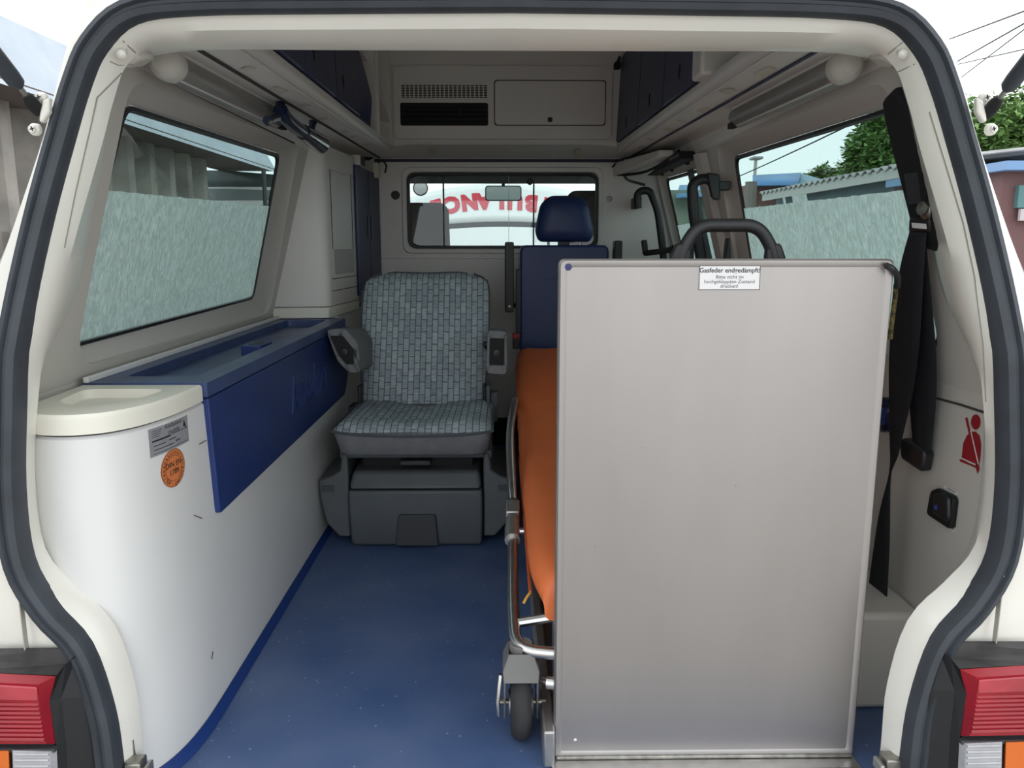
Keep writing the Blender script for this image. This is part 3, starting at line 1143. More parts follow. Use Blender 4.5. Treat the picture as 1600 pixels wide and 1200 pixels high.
# panel lines and grey plate on the aisle side
for za, zb3, ya, yb, m, nm in ((.86, .955, 1.79, 2.06, M_GREYST, 'grey_plate'),):
    b = B()
    b.hexa([(xd(ya) - .004, ya, za), (xd(yb) - .004, yb, za), (xd(yb) - .001, yb, za), (xd(ya) - .001, ya, za)],
           [(xd(ya) - .004, ya, zb3), (xd(yb) - .004, yb, zb3), (xd(yb) - .001, yb, zb3), (xd(ya) - .001, ya, zb3)])
    g = b.build(nm, mat('plate_grey', (.50, .49, .46), .5), closet)
    for yy in (1.82, 1.93, 2.04):
        b = B()
        b.lathe((xd(yy) - .001, yy, za + .008), (1, 0, 0), [(.004, 0), (.003, .002), (0, .0025)], 8)
        b.build('screw_head', M_ALU, g)
for (ya, za, yb, zb4) in ((1.76, .845, 2.10, .845), (1.76, .80, 2.10, .80), (1.78, 1.245, 2.02, 1.245), (1.78, .955, 1.78, 1.245), (2.06, .86, 2.06, 1.25)):
    b = B()
    b.bar([(xd(ya) - .003, ya, za), (xd(yb) - .003, yb, zb4)], .0025, .0025, (1, 0, 0.01))
    b.build('panel_seam', M_SEAM if za < .9 or ya == yb else M_ALU, closet)
# thermostat and yellow connector by the closet top
q = (xd(2.16), 2.16, 1.315)
therm = thing('wall_switch', (xd(2.16), 2.19, 1.305), 'small black and white wall switch above the blue folding doors', 'switch')
b = B()
b.box(xd(2.16) - .025, xd(2.16) + .012, 2.15, 2.26, 1.297, 1.338)
b.build('switch_box', M_GRP, therm, bevel=.002)
b = B()
b.box(xd(2.16) + .012, xd(2.16) + .016, 2.175, 2.255, 1.300, 1.334)
b.build('switch_face', M_BLACK, therm)
con = thing('cable_connector', (-.575, 2.45, 1.28), 'pale yellow cable connector hanging in the corner by the partition', 'connector')
b = B()
b.box(-.592, -.566, 2.44, 2.47, 1.270, 1.335)
b.build('connector_body', M_GLUE, con, bevel=.003)
b = B()
b.tube(fillet([(-.57, 2.45, 1.335), (-.55, 2.46, 1.35), (-.535, 2.48, 1.325), (-.55, 2.53, 1.30)], .01), .004, 8)
b.build('wire', M_BLACK, con)

# ---- overhead lockers
def locker(name, s, ya, yb, splits, label, near_panel):
    lk = thing(name, (s * .55, (ya + yb) / 2, 1.385), label, 'locker')
    b = B()
    b.box(min(s * .508, s * .597), max(s * .508, s * .597), ya, yb, 1.39 + zo(ya), 1.76)
    b.build('locker_body', M_GRP, lk)
    for i in range(len(splits) - 1):
        y0, y1 = splits[i] + .003, splits[i + 1] - .003
        b = B()
        za_, zb_ = 1.388 + zo(y0), 1.388 + zo(y1)
        b.hexa([(s * .487, y0, za_), (s * .487, y1, zb_), (s * .5065, y1, zb_), (s * .5065, y0, za_)],
               [(s * .502, y0, 1.76), (s * .502, y1, 1.76), (s * .5215, y1, 1.76), (s * .5215, y0, 1.76)])
        d = b.build('locker_door', M_BLUED, lk, bevel=.004)
        ym = y0 + .055 if s > 0 else y0 + .10
        if s > 0:
            ym = (y0 + y1) / 2
        b = B()
        b.lathe((s * .490, ym, 1.452), (-s, 0, 0.05), [(.001, -.002), (.012, -.001), (.012, .002), (.007, .004), (0, .004)], 14)
        for v in b.v:
            v.z = 1.452 + (v.z - 1.452) * 2.0
            v.y = ym + (v.y - ym) * .8
        b.build('finger_pull', M_BLACK, d)
    return lk
L1 = locker('overhead_locker', -1, .42, 1.56, [.42, .80, 1.18, 1.555], 'overhead locker with navy doors above the grip handle, on the bench side', None)
L2 = locker('overhead_locker', 1, .84, 2.34, [.90, 1.34, 1.80, 2.335], 'overhead locker with navy doors above the grab rails, on the stretcher side', None)
b = B()
b.box(.472, .60, .80, .895, 1.380, 1.84)
b.build('end_post', M_GRP, L2, bevel=.008)
b = B()   # curved blue end of the bench-side locker
pts = [(1.56, 1.386), (1.60, 1.386), (1.90, 1.388), (1.95, 1.46), (1.93, 1.55), (1.80, 1.60), (1.56, 1.635)]
pts = [(1.56, 1.388), (1.86, 1.388), (1.93, 1.52), (1.86, 1.56), (1.70, 1.63), (1.56, 1.66)]
b.prism([(-.505, u, v) for u, v in rpoly(pts, [.01, .01, .03, .05, .05, .01], 4)], (-.06, 0, 0))
b.build('end_cheek', mat('cheek_blue', (.014, .024, .105), .4), L1, bevel=.006)
b = B()
b.box(-.600, -.520, 1.56, 1.98, 1.66, 1.86)
b.box(-.560, -.500, 1.95, 1.985, 1.386, 1.86)
b.build('end_wall', M_GRP, L1)
# open shelf niche between locker and bulkhead
niche = thing('corner_shelf', (-.54, 2.16, 1.385), 'open cream corner shelf niche beside the ventilation panel', 'shelf')
b = B()
b.box(-.60, -.484, 1.99, 2.355, 1.386, 1.394)
b.box(-.60, -.55, 1.99, 2.355, 1.394, 1.86)
b.box(-.60, -.49, 1.99, 2.010, 1.394, 1.86)
b.box(-.60, -.49, 2.335, 2.355, 1.394, 1.86)
b.build('niche_box', M_GRP, niche, bevel=.003)
for z in (1.53,):
    b = B()
    b.add([(-.55, 2.01, z + .06), (-.495, 2.01, z + .05), (-.495, 2.335, z - .03), (-.55, 2.335, z - .02)], [(0, 1, 2, 3)])
    b.build('shelf_board', M_GRP, niche, solid=.01, smooth=False)
# hinge fitting on the far locker
fit = thing('locker_stay', (.47, 2.32, 1.68), 'small black locker stay beside the ventilation panel hatch', 'bracket')
q = PY(964, 100, 2.30)
b = B()
b.box(q.x - .012, q.x + .014, q.y - .02, q.y + .02, q.z - .02, q.z + .005)
b.bar([(q.x, q.y, q.z), (q.x + .012, q.y, q.z + .03)], .012, .012, (0, 1, 0))
b.build('stay_clip', M_BLACK2, fit, bevel=.003)

# ---- tube lights under the ledges
def tube_light(s, ya, yb, label):
    xc, zc, r = s * .645, 1.306, .030
    t = thing('tube_light', (xc, (ya + yb) / 2, 1.325), label, 'light', 'tube lights under the side ledges')
    b = B()
    n = 14
    def sect(y, rr):
        return [(xc + math.cos(a) * rr, y, zc + math.sin(a) * rr * .92) for a in [math.pi * 2 * k / n for k in range(n)]]
    zn = zc
    tilt = lambda bb: [setattr(v, 'z', v.z + .018 * (v.y - ya)) for v in bb.v]
    b.loft([sect(ya, r), sect(yb - .01, r), sect(yb, r * .9)], True, True)
    tilt(b)
    df = mat('smoked_diffuser', (.26, .255, .235), .38, stretch=(1, .02, 1), var=.2, vscale=60)
    b.build('diffuser', df, t)
    b = B()
    b.box(xc - .02, xc + .02, ya, yb, 1.318, 1.340)
    tilt(b)
    b.build('mounting_rail', M_GRP, t)
    b = B()
    b.lathe((xc, ya, zc), (0, -1, 0), [(r * 1.06, -.012), (r * 1.08, .006), (r * .95, .022), (r * .62, .034), (0, .039)], 20)
    for v in b.v:
        v.z = zc + (v.z - zc) * .95
    b.build('end_cap', M_OPAL, t)
    b = B()
    b.box(xc - s * .018 - .009, xc - s * .018 + .009, yb - .03, yb + .006, zc - .03, zc - .014)
    tilt(b)
    b.build('rocker_switch', M_BLACK2, t, bevel=.002)
    b = B()
    b.tube([(xc - s * .012, ya + .02, zc - .024), (xc - s * .012, yb - .02, zc - .024)], .0025, 6)
    tilt(b)
    b.build('diffuser_rib', M_GRP, t)
    return t
tube_light(-1, .375, 1.10, 'tubular ceiling light with opal end cap above the bench window')
tube_light(1, .375, 1.06, 'tubular ceiling light with opal end cap above the stretcher side window')

# ---- dark blue grip handle on the left, under the ledge
grip = thing('grip_handle', (-.63, 1.30, 1.30), 'navy grip handle with glossy torch-like end below the ledge', 'handle')
def gp(px, py, x=-.585):
    return PX(px, py, x)
b = B()
b.tube(catmull([gp(438, 172), gp(446, 184), gp(460, 197), gp(475, 207)], 4), .019, 12)
b.build('grip', M_DKBLUE, grip)
b = B()
a, c = gp(473, 206), gp(502, 226)
b.tube([a, a.lerp(c, .5), a.lerp(c, .92), c], [.022, .027, .031, .016], 16)
b.build('glossy_end', mat('gloss_navy', (.012, .014, .035), .08, coat=.5), grip)
for (pa, pb) in (((437, 176), (438, 163)), ((432, 183), (418, 189)), ((486, 208), (489, 190))):
    a, c = gp(*pa), gp(*pb, -.59)
    b = B()
    b.tube([a, a.lerp(c, .6), c], [.012, .010, .0125], 10)
    lug = b.build('lug', M_DKBLUE, grip)
    b = B()
    b.lathe(c + Vector((.006, 0, -.003)), (.6, -.5, -.3), [(.006, 0), (.005, .006), (0, .007)], 10)
    b.build('screw_head', M_IRON, lug)
# corner trim covers at the two ends of the header
for s in (-1, 1):
    ln = 'left' if s < 0 else 'right'
    pts = [(168, 62), (188, 66), (222, 92), (200, 108), (150, 92), (143, 80)]
    if s > 0:
        pts = [(1600 - x, y) for x, y in pts]
    b = B()
    P3 = [PY(x, y, .140 + (.05 if y > 85 and abs(x - 800) < 620 else 0)) for x, y in pts]
    b.prism(P3, (0, .06, .016))
    o = b.build('corner_cover', M_TRIM, wall_rear, bevel=.005)
    q = PY(186 if s < 0 else 1414, 80, .135)
    b = B()
    b.lathe((q.x, q.y + .01, q.z), (-s * .3, -1, -.5), [(.0075, -.01), (.0075, .012), (.004, .015), (0, .016)], 12)
    b.build('trim_clip', M_BODY, o)

# =================================================================== captain's seat
SX = -.292
seat = thing('captain_seat', (SX, 1.45, 0), 'grey fabric swivel seat with armrests on a grey plastic box base', 'seat')
# base: drawer box
b = B()
rings = []
for z, w, yf in ((.004, .206, 1.225), (.02, .212, 1.215), (.13, .215, 1.208), (.195, .214, 1.206)):
    rings.append([(SX - w, yf, z), (SX + w, yf, z), (SX + w, 1.62, z), (SX - w, 1.62, z)])
b.loft(rings, True, True)
box = b.build('box_front', M_GREYP, seat, bevel=.008, seg=3)
b = B()
b.box(SX - .212, SX + .212, 1.204, 1.60, .200, .252)
for v in b.v:
    if v.z > .23 and v.y < 1.3:
        v.y += .035
        v.x = SX + (v.x - SX) * .955
b.build('box_lid', M_GREYP, seat, bevel=.012, seg=4)
b = B()
hp = rpoly([(-.070, .0), (.068, .0), (.060, .105), (-.060, .105)], .010, 4)
b.prism([(SX + u + .004, 1.2065, .012 + v) for u, v in hp], (0, -.010, 0))
b.build('grip_recess', mat('recess_grey', (.035, .038, .043), .5), box, bevel=.003)
# side skirts
for s in (-1, 1):
    x0, x1 = SX + s * .218, SX + s * .315
    prof = [(x0, .03), (x1 - s * .06, .030), (x1 - s * .022, .075), (x1 - s * .004, .15), (x1, .222), (x1 - s * .045, .236), (x1 - s * .072, .255), (x1 - s * .078, .31), (x0, .31)]
    b = B()
    b.prism([(x, 1.235, z) for x, z in prof], (0, .34, 0))
    sk = b.build('side_skirt', M_GREYP, seat, bevel=.006)
    b = B()
    b.box(min(x1 - s * .05, x1 - s * .010), max(x1 - s * .05, x1 - s * .010), 1.231, 1.236, .185, .205)
    b.build('skirt_slot', M_GREYP2, sk)
b = B()
b.box(SX - .245, SX + .245, 1.245, 1.60, .292, .318)
b.build('seat_pan', M_GREYP, seat, bevel=.005)
b = B()
b.box(SX - .05, SX + .05, 1.225, 1.26, .272, .29)
b.build('release_lever', M_BLACK, seat, bevel=.004)
b = B()
b.box(SX - .18, SX + .18, 1.30, 1.58, .25, .30)
b.build('swivel_base', M_BLACK2, seat)
# cushion (skirt and top)
def cushion_outline(w, yf, yb, r=.05, n=6):
    return rpoly([(SX - w, yf), (SX + w, yf), (SX + w * .98, yb), (SX - w * .98, yb)], r, n)
b = B()
lv = [(.316, .222, 1.185, 1.63), (.33, .234, 1.165, 1.64), (.375, .243, 1.145, 1.65), (.405, .248, 1.135, 1.65)]
b.loft([[(x, y, z - (.010 * (1 - ((x - SX) / w) ** 2) if z > .39 and y < 1.25 else 0)) for x, y in cushion_outline(w, yf, yb)] for z, w, yf, yb in lv], True, True)
b.build('cushion_skirt', M_FABP, seat)
b = B()
top = []
NU, NV = 28, 22
def cush(u, v):
    x = (u * 2 - 1)
    y = v
    w = .248
    edge = min(1 - abs(x), v * 1.6, 1)
    h = .405 + .030 * (1 - (1 - min(1, edge * 5.5)) ** 2)
    h -= .016 * (1 - min(1, abs(abs(x)) / .55) ** 2) * min(1, v * 3)
    if v < .22:
        h -= .010 * (1 - x * x) * (1 - v / .22)
    # sewn lines
    for sx_ in (-.62, .62):
        h -= .006 * math.exp(-((x - sx_) / .03) ** 2) * (1 if v > .25 else 0)
    h -= .006 * math.exp(-((v - .27) / .02) ** 2) * (1 if abs(x) < .62 else 0)
    h -= .02 * v
    fr = 1.132 + .008 * (abs(x) ** 6) * 3
    return (SX + x * w, fr + (1.66 - fr) * y, h)
b.sheet(cush, NU, NV)
b.build('seat_cushion', M_FAB, seat, uvfn=lambda p: (p.x, p.y * .9 + p.z))
b = B()
pp = [(SX + t * .249, 1.131 + .022 * abs(t) ** 6, .404 - .010 * (1 - t * t)) for t in [k / 12 - 1 for k in range(25)]]
pp = [(SX - .246, 1.5, .402)] + pp + [(SX + .246, 1.5, .402)]
b.tube(pp, .0045, 7)
b.build('cushion_piping', M_PIPE, seat)
# backrest
YB0, YB1, ZB0, ZB1 = 1.60, 1.86, .37, .862
def back_mid(v):
    return Vector((0, YB0 + (YB1 - YB0) * v, ZB0 + (ZB1 - ZB0) * v))
bt = Vector((0, YB1 - YB0, ZB1 - ZB0)).normalized()
bn = Vector((0, -bt.z, bt.y))
def half_w(v):
    return .216 + .026 * math.sin(min(1, v * 1.15) * math.pi * .62) - (.010 * max(0, (v - .85) / .15))
def back_front(u, v):
    x = u * 2 - 1
    w = half_w(v)
    if v > .93:
        w -= .05 * ((v - .93) / .07) ** 2.2
    d = .045 * (1 - abs(x) ** 6) + .004
    d -= .014 * (1 - min(1, abs(x) / .75) ** 2)
    for vs in (.27, .55, .77):
        d -= .0035 * math.exp(-((v - vs) / .010) ** 2) * (1 - abs(x) ** 8)
    if v > .90:
        d -= .035 * ((v - .90) / .10) ** 2
    p = back_mid(v) + bn * d
    return (SX - .010 + x * w, p.y, p.z)
b = B()
b.sheet(back_front, 30, 60)
b.build('backrest', M_FAB, seat, uvfn=lambda p: (p.x, p.z * 1.06))
b = B()
def back_shell(v):
    w = half_w(v) - (.05 * max(0, (v - .93) / .07) ** 2.2)
    m = back_mid(v)
    return [(SX - .010 + x * w, (m + bn * d).y, (m + bn * d).z) for x, d in ((-1, .006), (-1.0, -.05), (-.85, -.085), (.85, -.085), (1.0, -.05), (1, .006))]
b.loft([back_shell(v) for v in (0, .2, .4, .6, .8, .93, .97, 1.0)], False)
b.build('backrest_shell', M_FABP, seat)
b = B()
path = [back_front(0, v / 20) for v in range(21)] + [back_front(u / 12, 1) for u in range(1, 13)] + [back_front(1, v / 20) for v in range(19, -1, -1)]
b.tube(path, .0042, 7)
b.build('backrest_piping', M_PIPE, seat)
# recliner plates
for s in (-1, 1):
    b = B()
    b.box(SX - .01 + s * .226 - .006, SX - .01 + s * .226 + .006, 1.575, 1.66, .36, .47)
    rp = b.build('recliner_plate', M_BLACK, seat, bevel=.004)
    b = B()
    b.lathe((SX - .01 + s * .224, 1.57, .385), (0, -1, 0), [(.008, 0), (.007, .006), (0, .007)], 10)
    b.build('bolt', M_IRON, rp)
b = B()
b.box(SX - .278, SX - .248, 1.575, 1.66, .345, .395)
b.build('recliner_knob', M_BLACK, seat, bevel=.004)
b = B()
b.box(SX + .222, SX + .236, 1.55, 1.66, .35, .475)
b.box(SX + .236, SX + .262, 1.60, 1.66, .33, .44)
b.build('side_cover', M_GREYP, seat, bevel=.004)
# armrests
def armrest(s):
    xc = -.030 if s > 0 else -.545
    if s > 0:
        outline = rpoly([(xc - .036, .545), (xc + .032, .540), (xc + .036, .685), (xc - .030, .690)], .016, 4)
        inner = rpoly([(xc - .026, .572), (xc + .024, .570), (xc + .026, .662), (xc - .024, .664)], .006, 3)
    else:
        outline = rpoly([(xc - .053, .692), (xc + .010, .696), (xc + .052, .645), (xc + .056, .548), (xc + .016, .548), (xc - .022, .592)], .016, 4)
        inner = rpoly([(xc - .044, .672), (xc + .002, .672), (xc + .034, .630), (xc + .036, .576), (xc + .008, .574), (xc - .018, .608)], .006, 3)
    yf = 1.40
    cxm = sum(p[0] for p in outline) / len(outline)
    b = B()
    b.holed(outline, [inner], lambda u, v: (u, yf, v))
    b.loft([[(u, yf, v) for u, v in outline], [(u, yf + .02, v) for u, v in [(cxm + (p[0] - cxm) * 1.03, p[1]) for p in outline]], [(u, 1.72, v - .025) for u, v in outline]], True)
    b.loft([[(u, yf, v) for u, v in inner], [(u, yf + .012, v) for u, v in inner]], True)
    ar = b.build('armrest', M_FABP, seat, weld=True)
    b = B()
    b.prism([(u, yf + .010, v) for u, v in inner], (0, .01, 0))
    pl = b.build('armrest_cavity', M_BLACK2, ar)
    b = B()
    zc = sum(p[1] for p in inner) / len(inner)
    xi = sum(p[0] for p in inner) / len(inner)
    b.lathe((xi, yf + .010, zc - .005), (0, -1, 0), [(.014, 0), (.012, .006), (.004, .007), (.004, .003), (0, .003)], 14)
    b.build('adjuster_wheel', M_BLACK, ar)
    b = B()
    b.tube([(xc - s * .02, 1.70, .60), (xc - s * .07, 1.72, .60)], .016, 10)
    b.build('armrest_pivot', M_BLACK, ar)
armrest(-1)
armrest(1)

# =================================================================== blue attendant seat on the partition
YS = 2.22
aseat = thing('attendant_seat', (.28, 2.35, .45), 'blue vinyl folding attendant seat with headrest fixed to the partition', 'seat')
def sx_(px, py, Y=YS):
    p = PY(px, py, Y)
    return (p.x, p.z)
q0, q1 = sx_(813, 383), sx_(952, 383)
oz = [(q0[0], .45), (q1[0], .45), (q1[0], q1[1]), (q0[0], q0[1])]
b = B()
ol = rpoly(oz, [.02, .02, .03, .03], 5)
b.loft([[(u, YS + .012, v) for u, v in ol], [(.28 + (u - .28) * .985, YS, .7 + (v - .7) * .985) for u, v in ol]][::-1] + [[(u, YS + .10, v) for u, v in ol]], True, True)
b.build('backrest', M_BLUEV, aseat, bevel=.006, seg=3)
b = B()
q = sx_(850, 436)
b.box(q[0], q1[0] - .03, YS - .0015, YS + .001, q[1] - .0018, q[1] + .0018)
b.build('stitched_seam', mat('seam_navy', (.008, .018, .07), .6), aseat)
h = [sx_(836, 360), sx_(842, 378), sx_(924, 378), sx_(929, 362), sx_(920, 316), sx_(905, 305), sx_(860, 305), sx_(845, 318)]
hr = rpoly(h, .022, 4)
hc = Vector((sum(p[0] for p in hr) / len(hr), sum(p[1] for p in hr) / len(hr)))
def hs_(k, y):
    return [(hc.x + (u - hc.x) * k, y, hc.y + (v - hc.y) * k) for u, v in hr]
b = B()
b.loft([hs_(.55, YS - .020), hs_(.80, YS - .012), hs_(.95, YS + .006), hs_(1.0, YS + .03), hs_(1.0, YS + .06), hs_(.9, YS + .09), hs_(.6, YS + .10)], True, True)
b.build('headrest', M_BLUEV, aseat)
for px in (857, 907):
    p = PY(px, 380, YS + .04)
    b = B()
    b.tube([(p.x, YS + .045, .93), (p.x, YS + .045, 1.02)], .006, 10)
    b.build('headrest_post', M_ALU, aseat)
p = PY(882, 380, YS)
b = B()
b.box(p.x - .025, p.x + .025, YS + .03, YS + .06, .955, 1.0)
b.build('headrest_clamp', M_BLACK, aseat, bevel=.003)
b = B()
b.box(q0[0] + .04, q1[0] - .04, YS + .10, YP - .008, .50, .93)
b.build('mounting_frame', M_BLACK2, aseat)
b = B()
b.box(q0[0] + .01, q1[0] - .01, YS + .02, YP - .03, .0, .45)
b.build('folded_seat_base', M_BLACK2, aseat, bevel=.01)
# fold-up arms
for (pxa, pxb, py0, py1, Y) in ((789, 803, 378, 488, YS - .03), (959, 973, 376, 450, YS - .03)):
    a, c = PY(pxa, py1, Y), PY(pxb, py0, Y)
    b = B()
    b.prism([(u, Y, v) for u, v in rpoly(rect(a.x, c.x, a.z, c.z), .008, 3)], (0, .07, 0))
    ar = b.build('folding_arm', M_BLACK, aseat, bevel=.004)
    s = 1 if pxa < 850 else -1
    b = B()
    xm = (a.x + c.x) / 2
    b.lathe((xm, Y, a.z + .025), (0, -1, 0), [(.007, 0), (.006, .003), (0, .004)], 10)
    b.build('pivot_bolt', M_IRON, ar)
    b = B()
    b.tube([(xm, Y + .05, a.z + .025), (xm + s * .05, Y + .06, a.z + .025)], .010, 10)
    b.build('arm_pivot', M_BLACK, ar)
a, c = PY(806, 520, YS), PY(812, 421, YS)
b = B()
b.box(a.x, c.x + .006, YS + .005, YS + .06, a.z, c.z)
b.build('side_rail', M_BLACK, aseat, bevel=.002)
# belt buckle
bk = thing('belt_buckle', (PY(806, 530, YS - .02).x, YS - .02, PY(806, 545, YS).z), 'black belt buckle with red button beside the blue seat', 'buckle')
a, c = PY(801, 545, YS - .02), PY(812, 529, YS - .02)
b = B()
b.box(a.x, c.x, YS - .02, YS + .01, a.z, c.z)
b.build('buckle_body', M_BLACK, bk, bevel=.004)
a, c = PY(801, 530, YS - .02), PY(810, 521, YS - .02)
b = B()
b.box(a.x, c.x, YS - .02, YS + .008, a.z, c.z)
b.build('release_button', M_RED, bk, bevel=.003)

# =================================================================== stretcher, mattress, platform and steel ramp
plat = thing('stretcher_platform', (.37, 1.1, 0), 'low aluminium stretcher platform on the blue floor behind the steel ramp', 'platform')
b = B()
b.box(.085, .655, .17, 2.12, .0, .045)
b.build('platform_deck', M_ALUM, plat, bevel=.004)
b = B()
a = PZ(851, 1198, .0)
b.box(.062, .084, .12, 1.0, .0, .075)
b.build('guide_rail', M_ALUM, plat, bevel=.004)
b = B()
b.box(.078, .660, .105, .17, -.001, .005)
b.build('front_edge', M_ALU, plat, bevel=.003)

ramp = thing('steel_ramp', (.37, .14, .02), 'upright brushed steel loading ramp panel standing before the stretcher', 'ramp')
YR = .14
TL, TR = PY(873, 405, YR), PY(1397, 404, YR)
BLp, BRp = PY(866, 1186, YR), PY(1335, 1183, YR)
xl, xr = (TL.x + BLp.x) / 2, (TR.x + BRp.x) / 2
zt_, zb_ = (TL.z + TR.z) / 2, .006
pan = rpoly(rect(xl, xr, zb_, zt_), [.004, .004, .012, .012], 4)
def shr(k):
    return [(u + (k if u < .37 else -k), v + (k if v < .5 else -k)) for u, v in pan]
b = B()
b.loft([[(u, YR + .028, v) for u, v in pan], [(u, YR + .004, v) for u, v in pan], [(u, YR, v) for u, v in shr(.003)], [(u, YR, v) for u, v in shr(.010)],
        [(u, YR + .0025, v) for u, v in shr(.014)]], True, False)
b.holed(shr(.014), [], lambda u, v: (u, YR + .0025, v))
b.holed(pan, [], lambda u, v: (u, YR + .028, v))
b.build('ramp_panel', M_STEEL, ramp)
b = B()
b.box(xl + .004, xr - .004, YR - .005, YR + .012, .0055, .0125)
b.build('hinge_line', M_IRON, ramp, bevel=.002)
p = PY(888, 417, YR)
b = B()
b.lathe((p.x, YR + .003, p.z), (0, -1, 0), [(.0065, 0), (.006, .003), (0, .0035)], 16)
b.build('blue_plug', mat('plug_navy', (.03, .03, .13), .4), ramp)
for (px, py, r) in ((930, 855, .0022), (1150, 760, .0015), (899, 1157, .003), (962, 1108, .0015), (1395, 455, .002), (1004, 700, .0015)):
    p = PY(px, py, YR)
    b = B()
    b.disc((p.x, YR + .0028, p.z), (0, -1, 0), r, .0006, 8)
    b.build('dent_mark', M_IRON if r < .0028 else M_WHITEST, ramp)
# warning sticker
a, c = PY(1092, 453, YR), PY(1189, 415, YR)
stk = thing('warning_sticker', ((a.x + c.x) / 2, YR, a.z), 'white notice sticker with black German text on the steel ramp', 'sticker')
b = B()
b.box(a.x, c.x, YR + .0012, YR + .0026, a.z, c.z)
b.build('sticker_face', M_WHITEST, stk)
b = B()
t = .0007
for (x0, x1, z0, z1) in ((a.x, c.x, c.z - t, c.z), (a.x, c.x, a.z, a.z + t), (a.x, a.x + t, a.z, c.z), (c.x - t, c.x, a.z, c.z)):
    b.box(x0, x1, YR + .0008, YR + .0013, z0, z1)
b.build('printed_border', M_INK, stk)
xm = (a.x + c.x) / 2
hz = c.z - a.z
for s_, fz, sz, bo in (('Gasfeder endgedämpft!', .80, .0112, .0002), ('Bitte nicht im', .53, .0088, 0), ('hochgeklappten Zustand', .34, .0088, 0), ('drücken!', .15, .0088, 0)):
    text('printed_text', s_, sz, M_INK, stk, lambda u, v, w: (xm + u, YR + .0010, a.z + hz * fz + v), bold=bo)
# push handle standing up behind the ramp
yh = .215
ph = thing('push_handle', (.33, yh, .93), 'black arched push handle rising behind the top edge of the steel ramp', 'handle')
pts = [PY(1064, 425, yh), PY(1066, 392, yh), PY(1090, 352, yh), PY(1186, 352, yh), PY(1208, 392, yh), PY(1210, 425, yh)]
b = B()
b.tube(fillet(pts, .030, 6), .0118, 12)
b.build('handle_bar', M_BLACK, ph)
for px in (1062, 1210):
    p = PY(px, 405, yh)
    b = B()
    b.prism([(p.x - .020, yh - .01, .70), (p.x + .020, yh - .01, .70), (p.x + .018, yh - .01, p.z + .004), (p.x + (.016 if px < 1100 else .008), yh - .01, p.z + .028),
             (p.x - (.008 if px < 1100 else .016), yh - .01, p.z + .028), (p.x - .018, yh - .01, p.z + .004)], (0, .020, 0))
    b.build('handle_foot', M_BLACK, ph, bevel=.005)
b = B()
b.box(.17, .49, .168, .205, .66, .74)
b.build('handle_bracket', M_BLACK, ph)

# cord hanging at the ramp's upper corner
cord = thing('lashing_cord', (PY(1390, 415, YR).x, YR, .93), 'black cord loop with yellow flecked rope at the corner of the steel ramp', 'cord')
pts = catmull([PY(1384, 415, YR - .004), PY(1394, 420, YR - .012), PY(1402, 432, YR + .0), PY(1402, 448, YR + .02)], 5)
b = B()
b.tube(pts, .0055, 9)
b.build('cord_sleeve', M_BLACK, cord)
b = B()
b.tube(catmull([PY(1400, 445, YR + .022), PY(1398, 470, YR + .034), PY(1394, 500, YR + .034), PY(1391, 530, YR + .034)], 5), .0042, 8)
b.build('flecked_rope', M_ROPE, cord)

# stretcher
st = thing('stretcher', (.33, 1.1, 0), 'aluminium tube stretcher on castors beside the steel ramp', 'stretcher')
b = B()
zr = .215
path = [(.50, .195, .19), (.10, .195, .19), (.012, .21, .192), (.008, .32, .225), (.010, .46, .262), (.012, .62, .29), (.012, .80, .30)]
b.tube(fillet(path, .06, 8), .0125, 14)
b.build('side_frame', M_ALU, st)
b = B()
b.tube([(.012, .80, .30), (.03, 2.0, .31)], .0125, 12)
b.tube([(.09, .27, .23), (.012, .28, .212)], .010, 10)
b.tube([(.09, .60, .29), (.012, .60, .287)], .008, 10)
b.build('cross_tube', M_ALU, st)
b = B()
b.tube([(.010, .56, .280), (.011, .62, .290)], .0185, 14)
b.tube([(.010, .60, .288), (.012, .66, .296)], .0165, 14)
b.build('tube_sleeve', M_ALUM, st)
b = B()
b.bar([(.012, .665, .296), (.014, .735, .305)], .034, .040, (0, 0, 1))
b.build('rail_clamp', M_ALUM, st, bevel=.004)
# side guard rail
b = B()
pts = [(.013, .74, .318), (.011, .80, .345), (.009, .95, .385), (.012, 1.12, .425), (.028, 1.36, .445), (.032, 1.50, .43), (.034, 1.55, .35)]
b.tube(catmull(pts, 4), .0115, 12)
b.build('guard_rail', M_ALU, st)
b = B()
b.box(.11, .60, .24, 2.05, .23, .252)
b.build('bed_frame', M_ALUM, st)
for (x, y) in ((.10, .27),):
    b = B()
    b.tube([(.10, .26, .255), (.10, .25, .08)], .014, 10)
    b.tube([(.14, .27, .25), (.20, .60, .08)], .012, 10)
    b.build('folded_leg', M_ALUM, st)
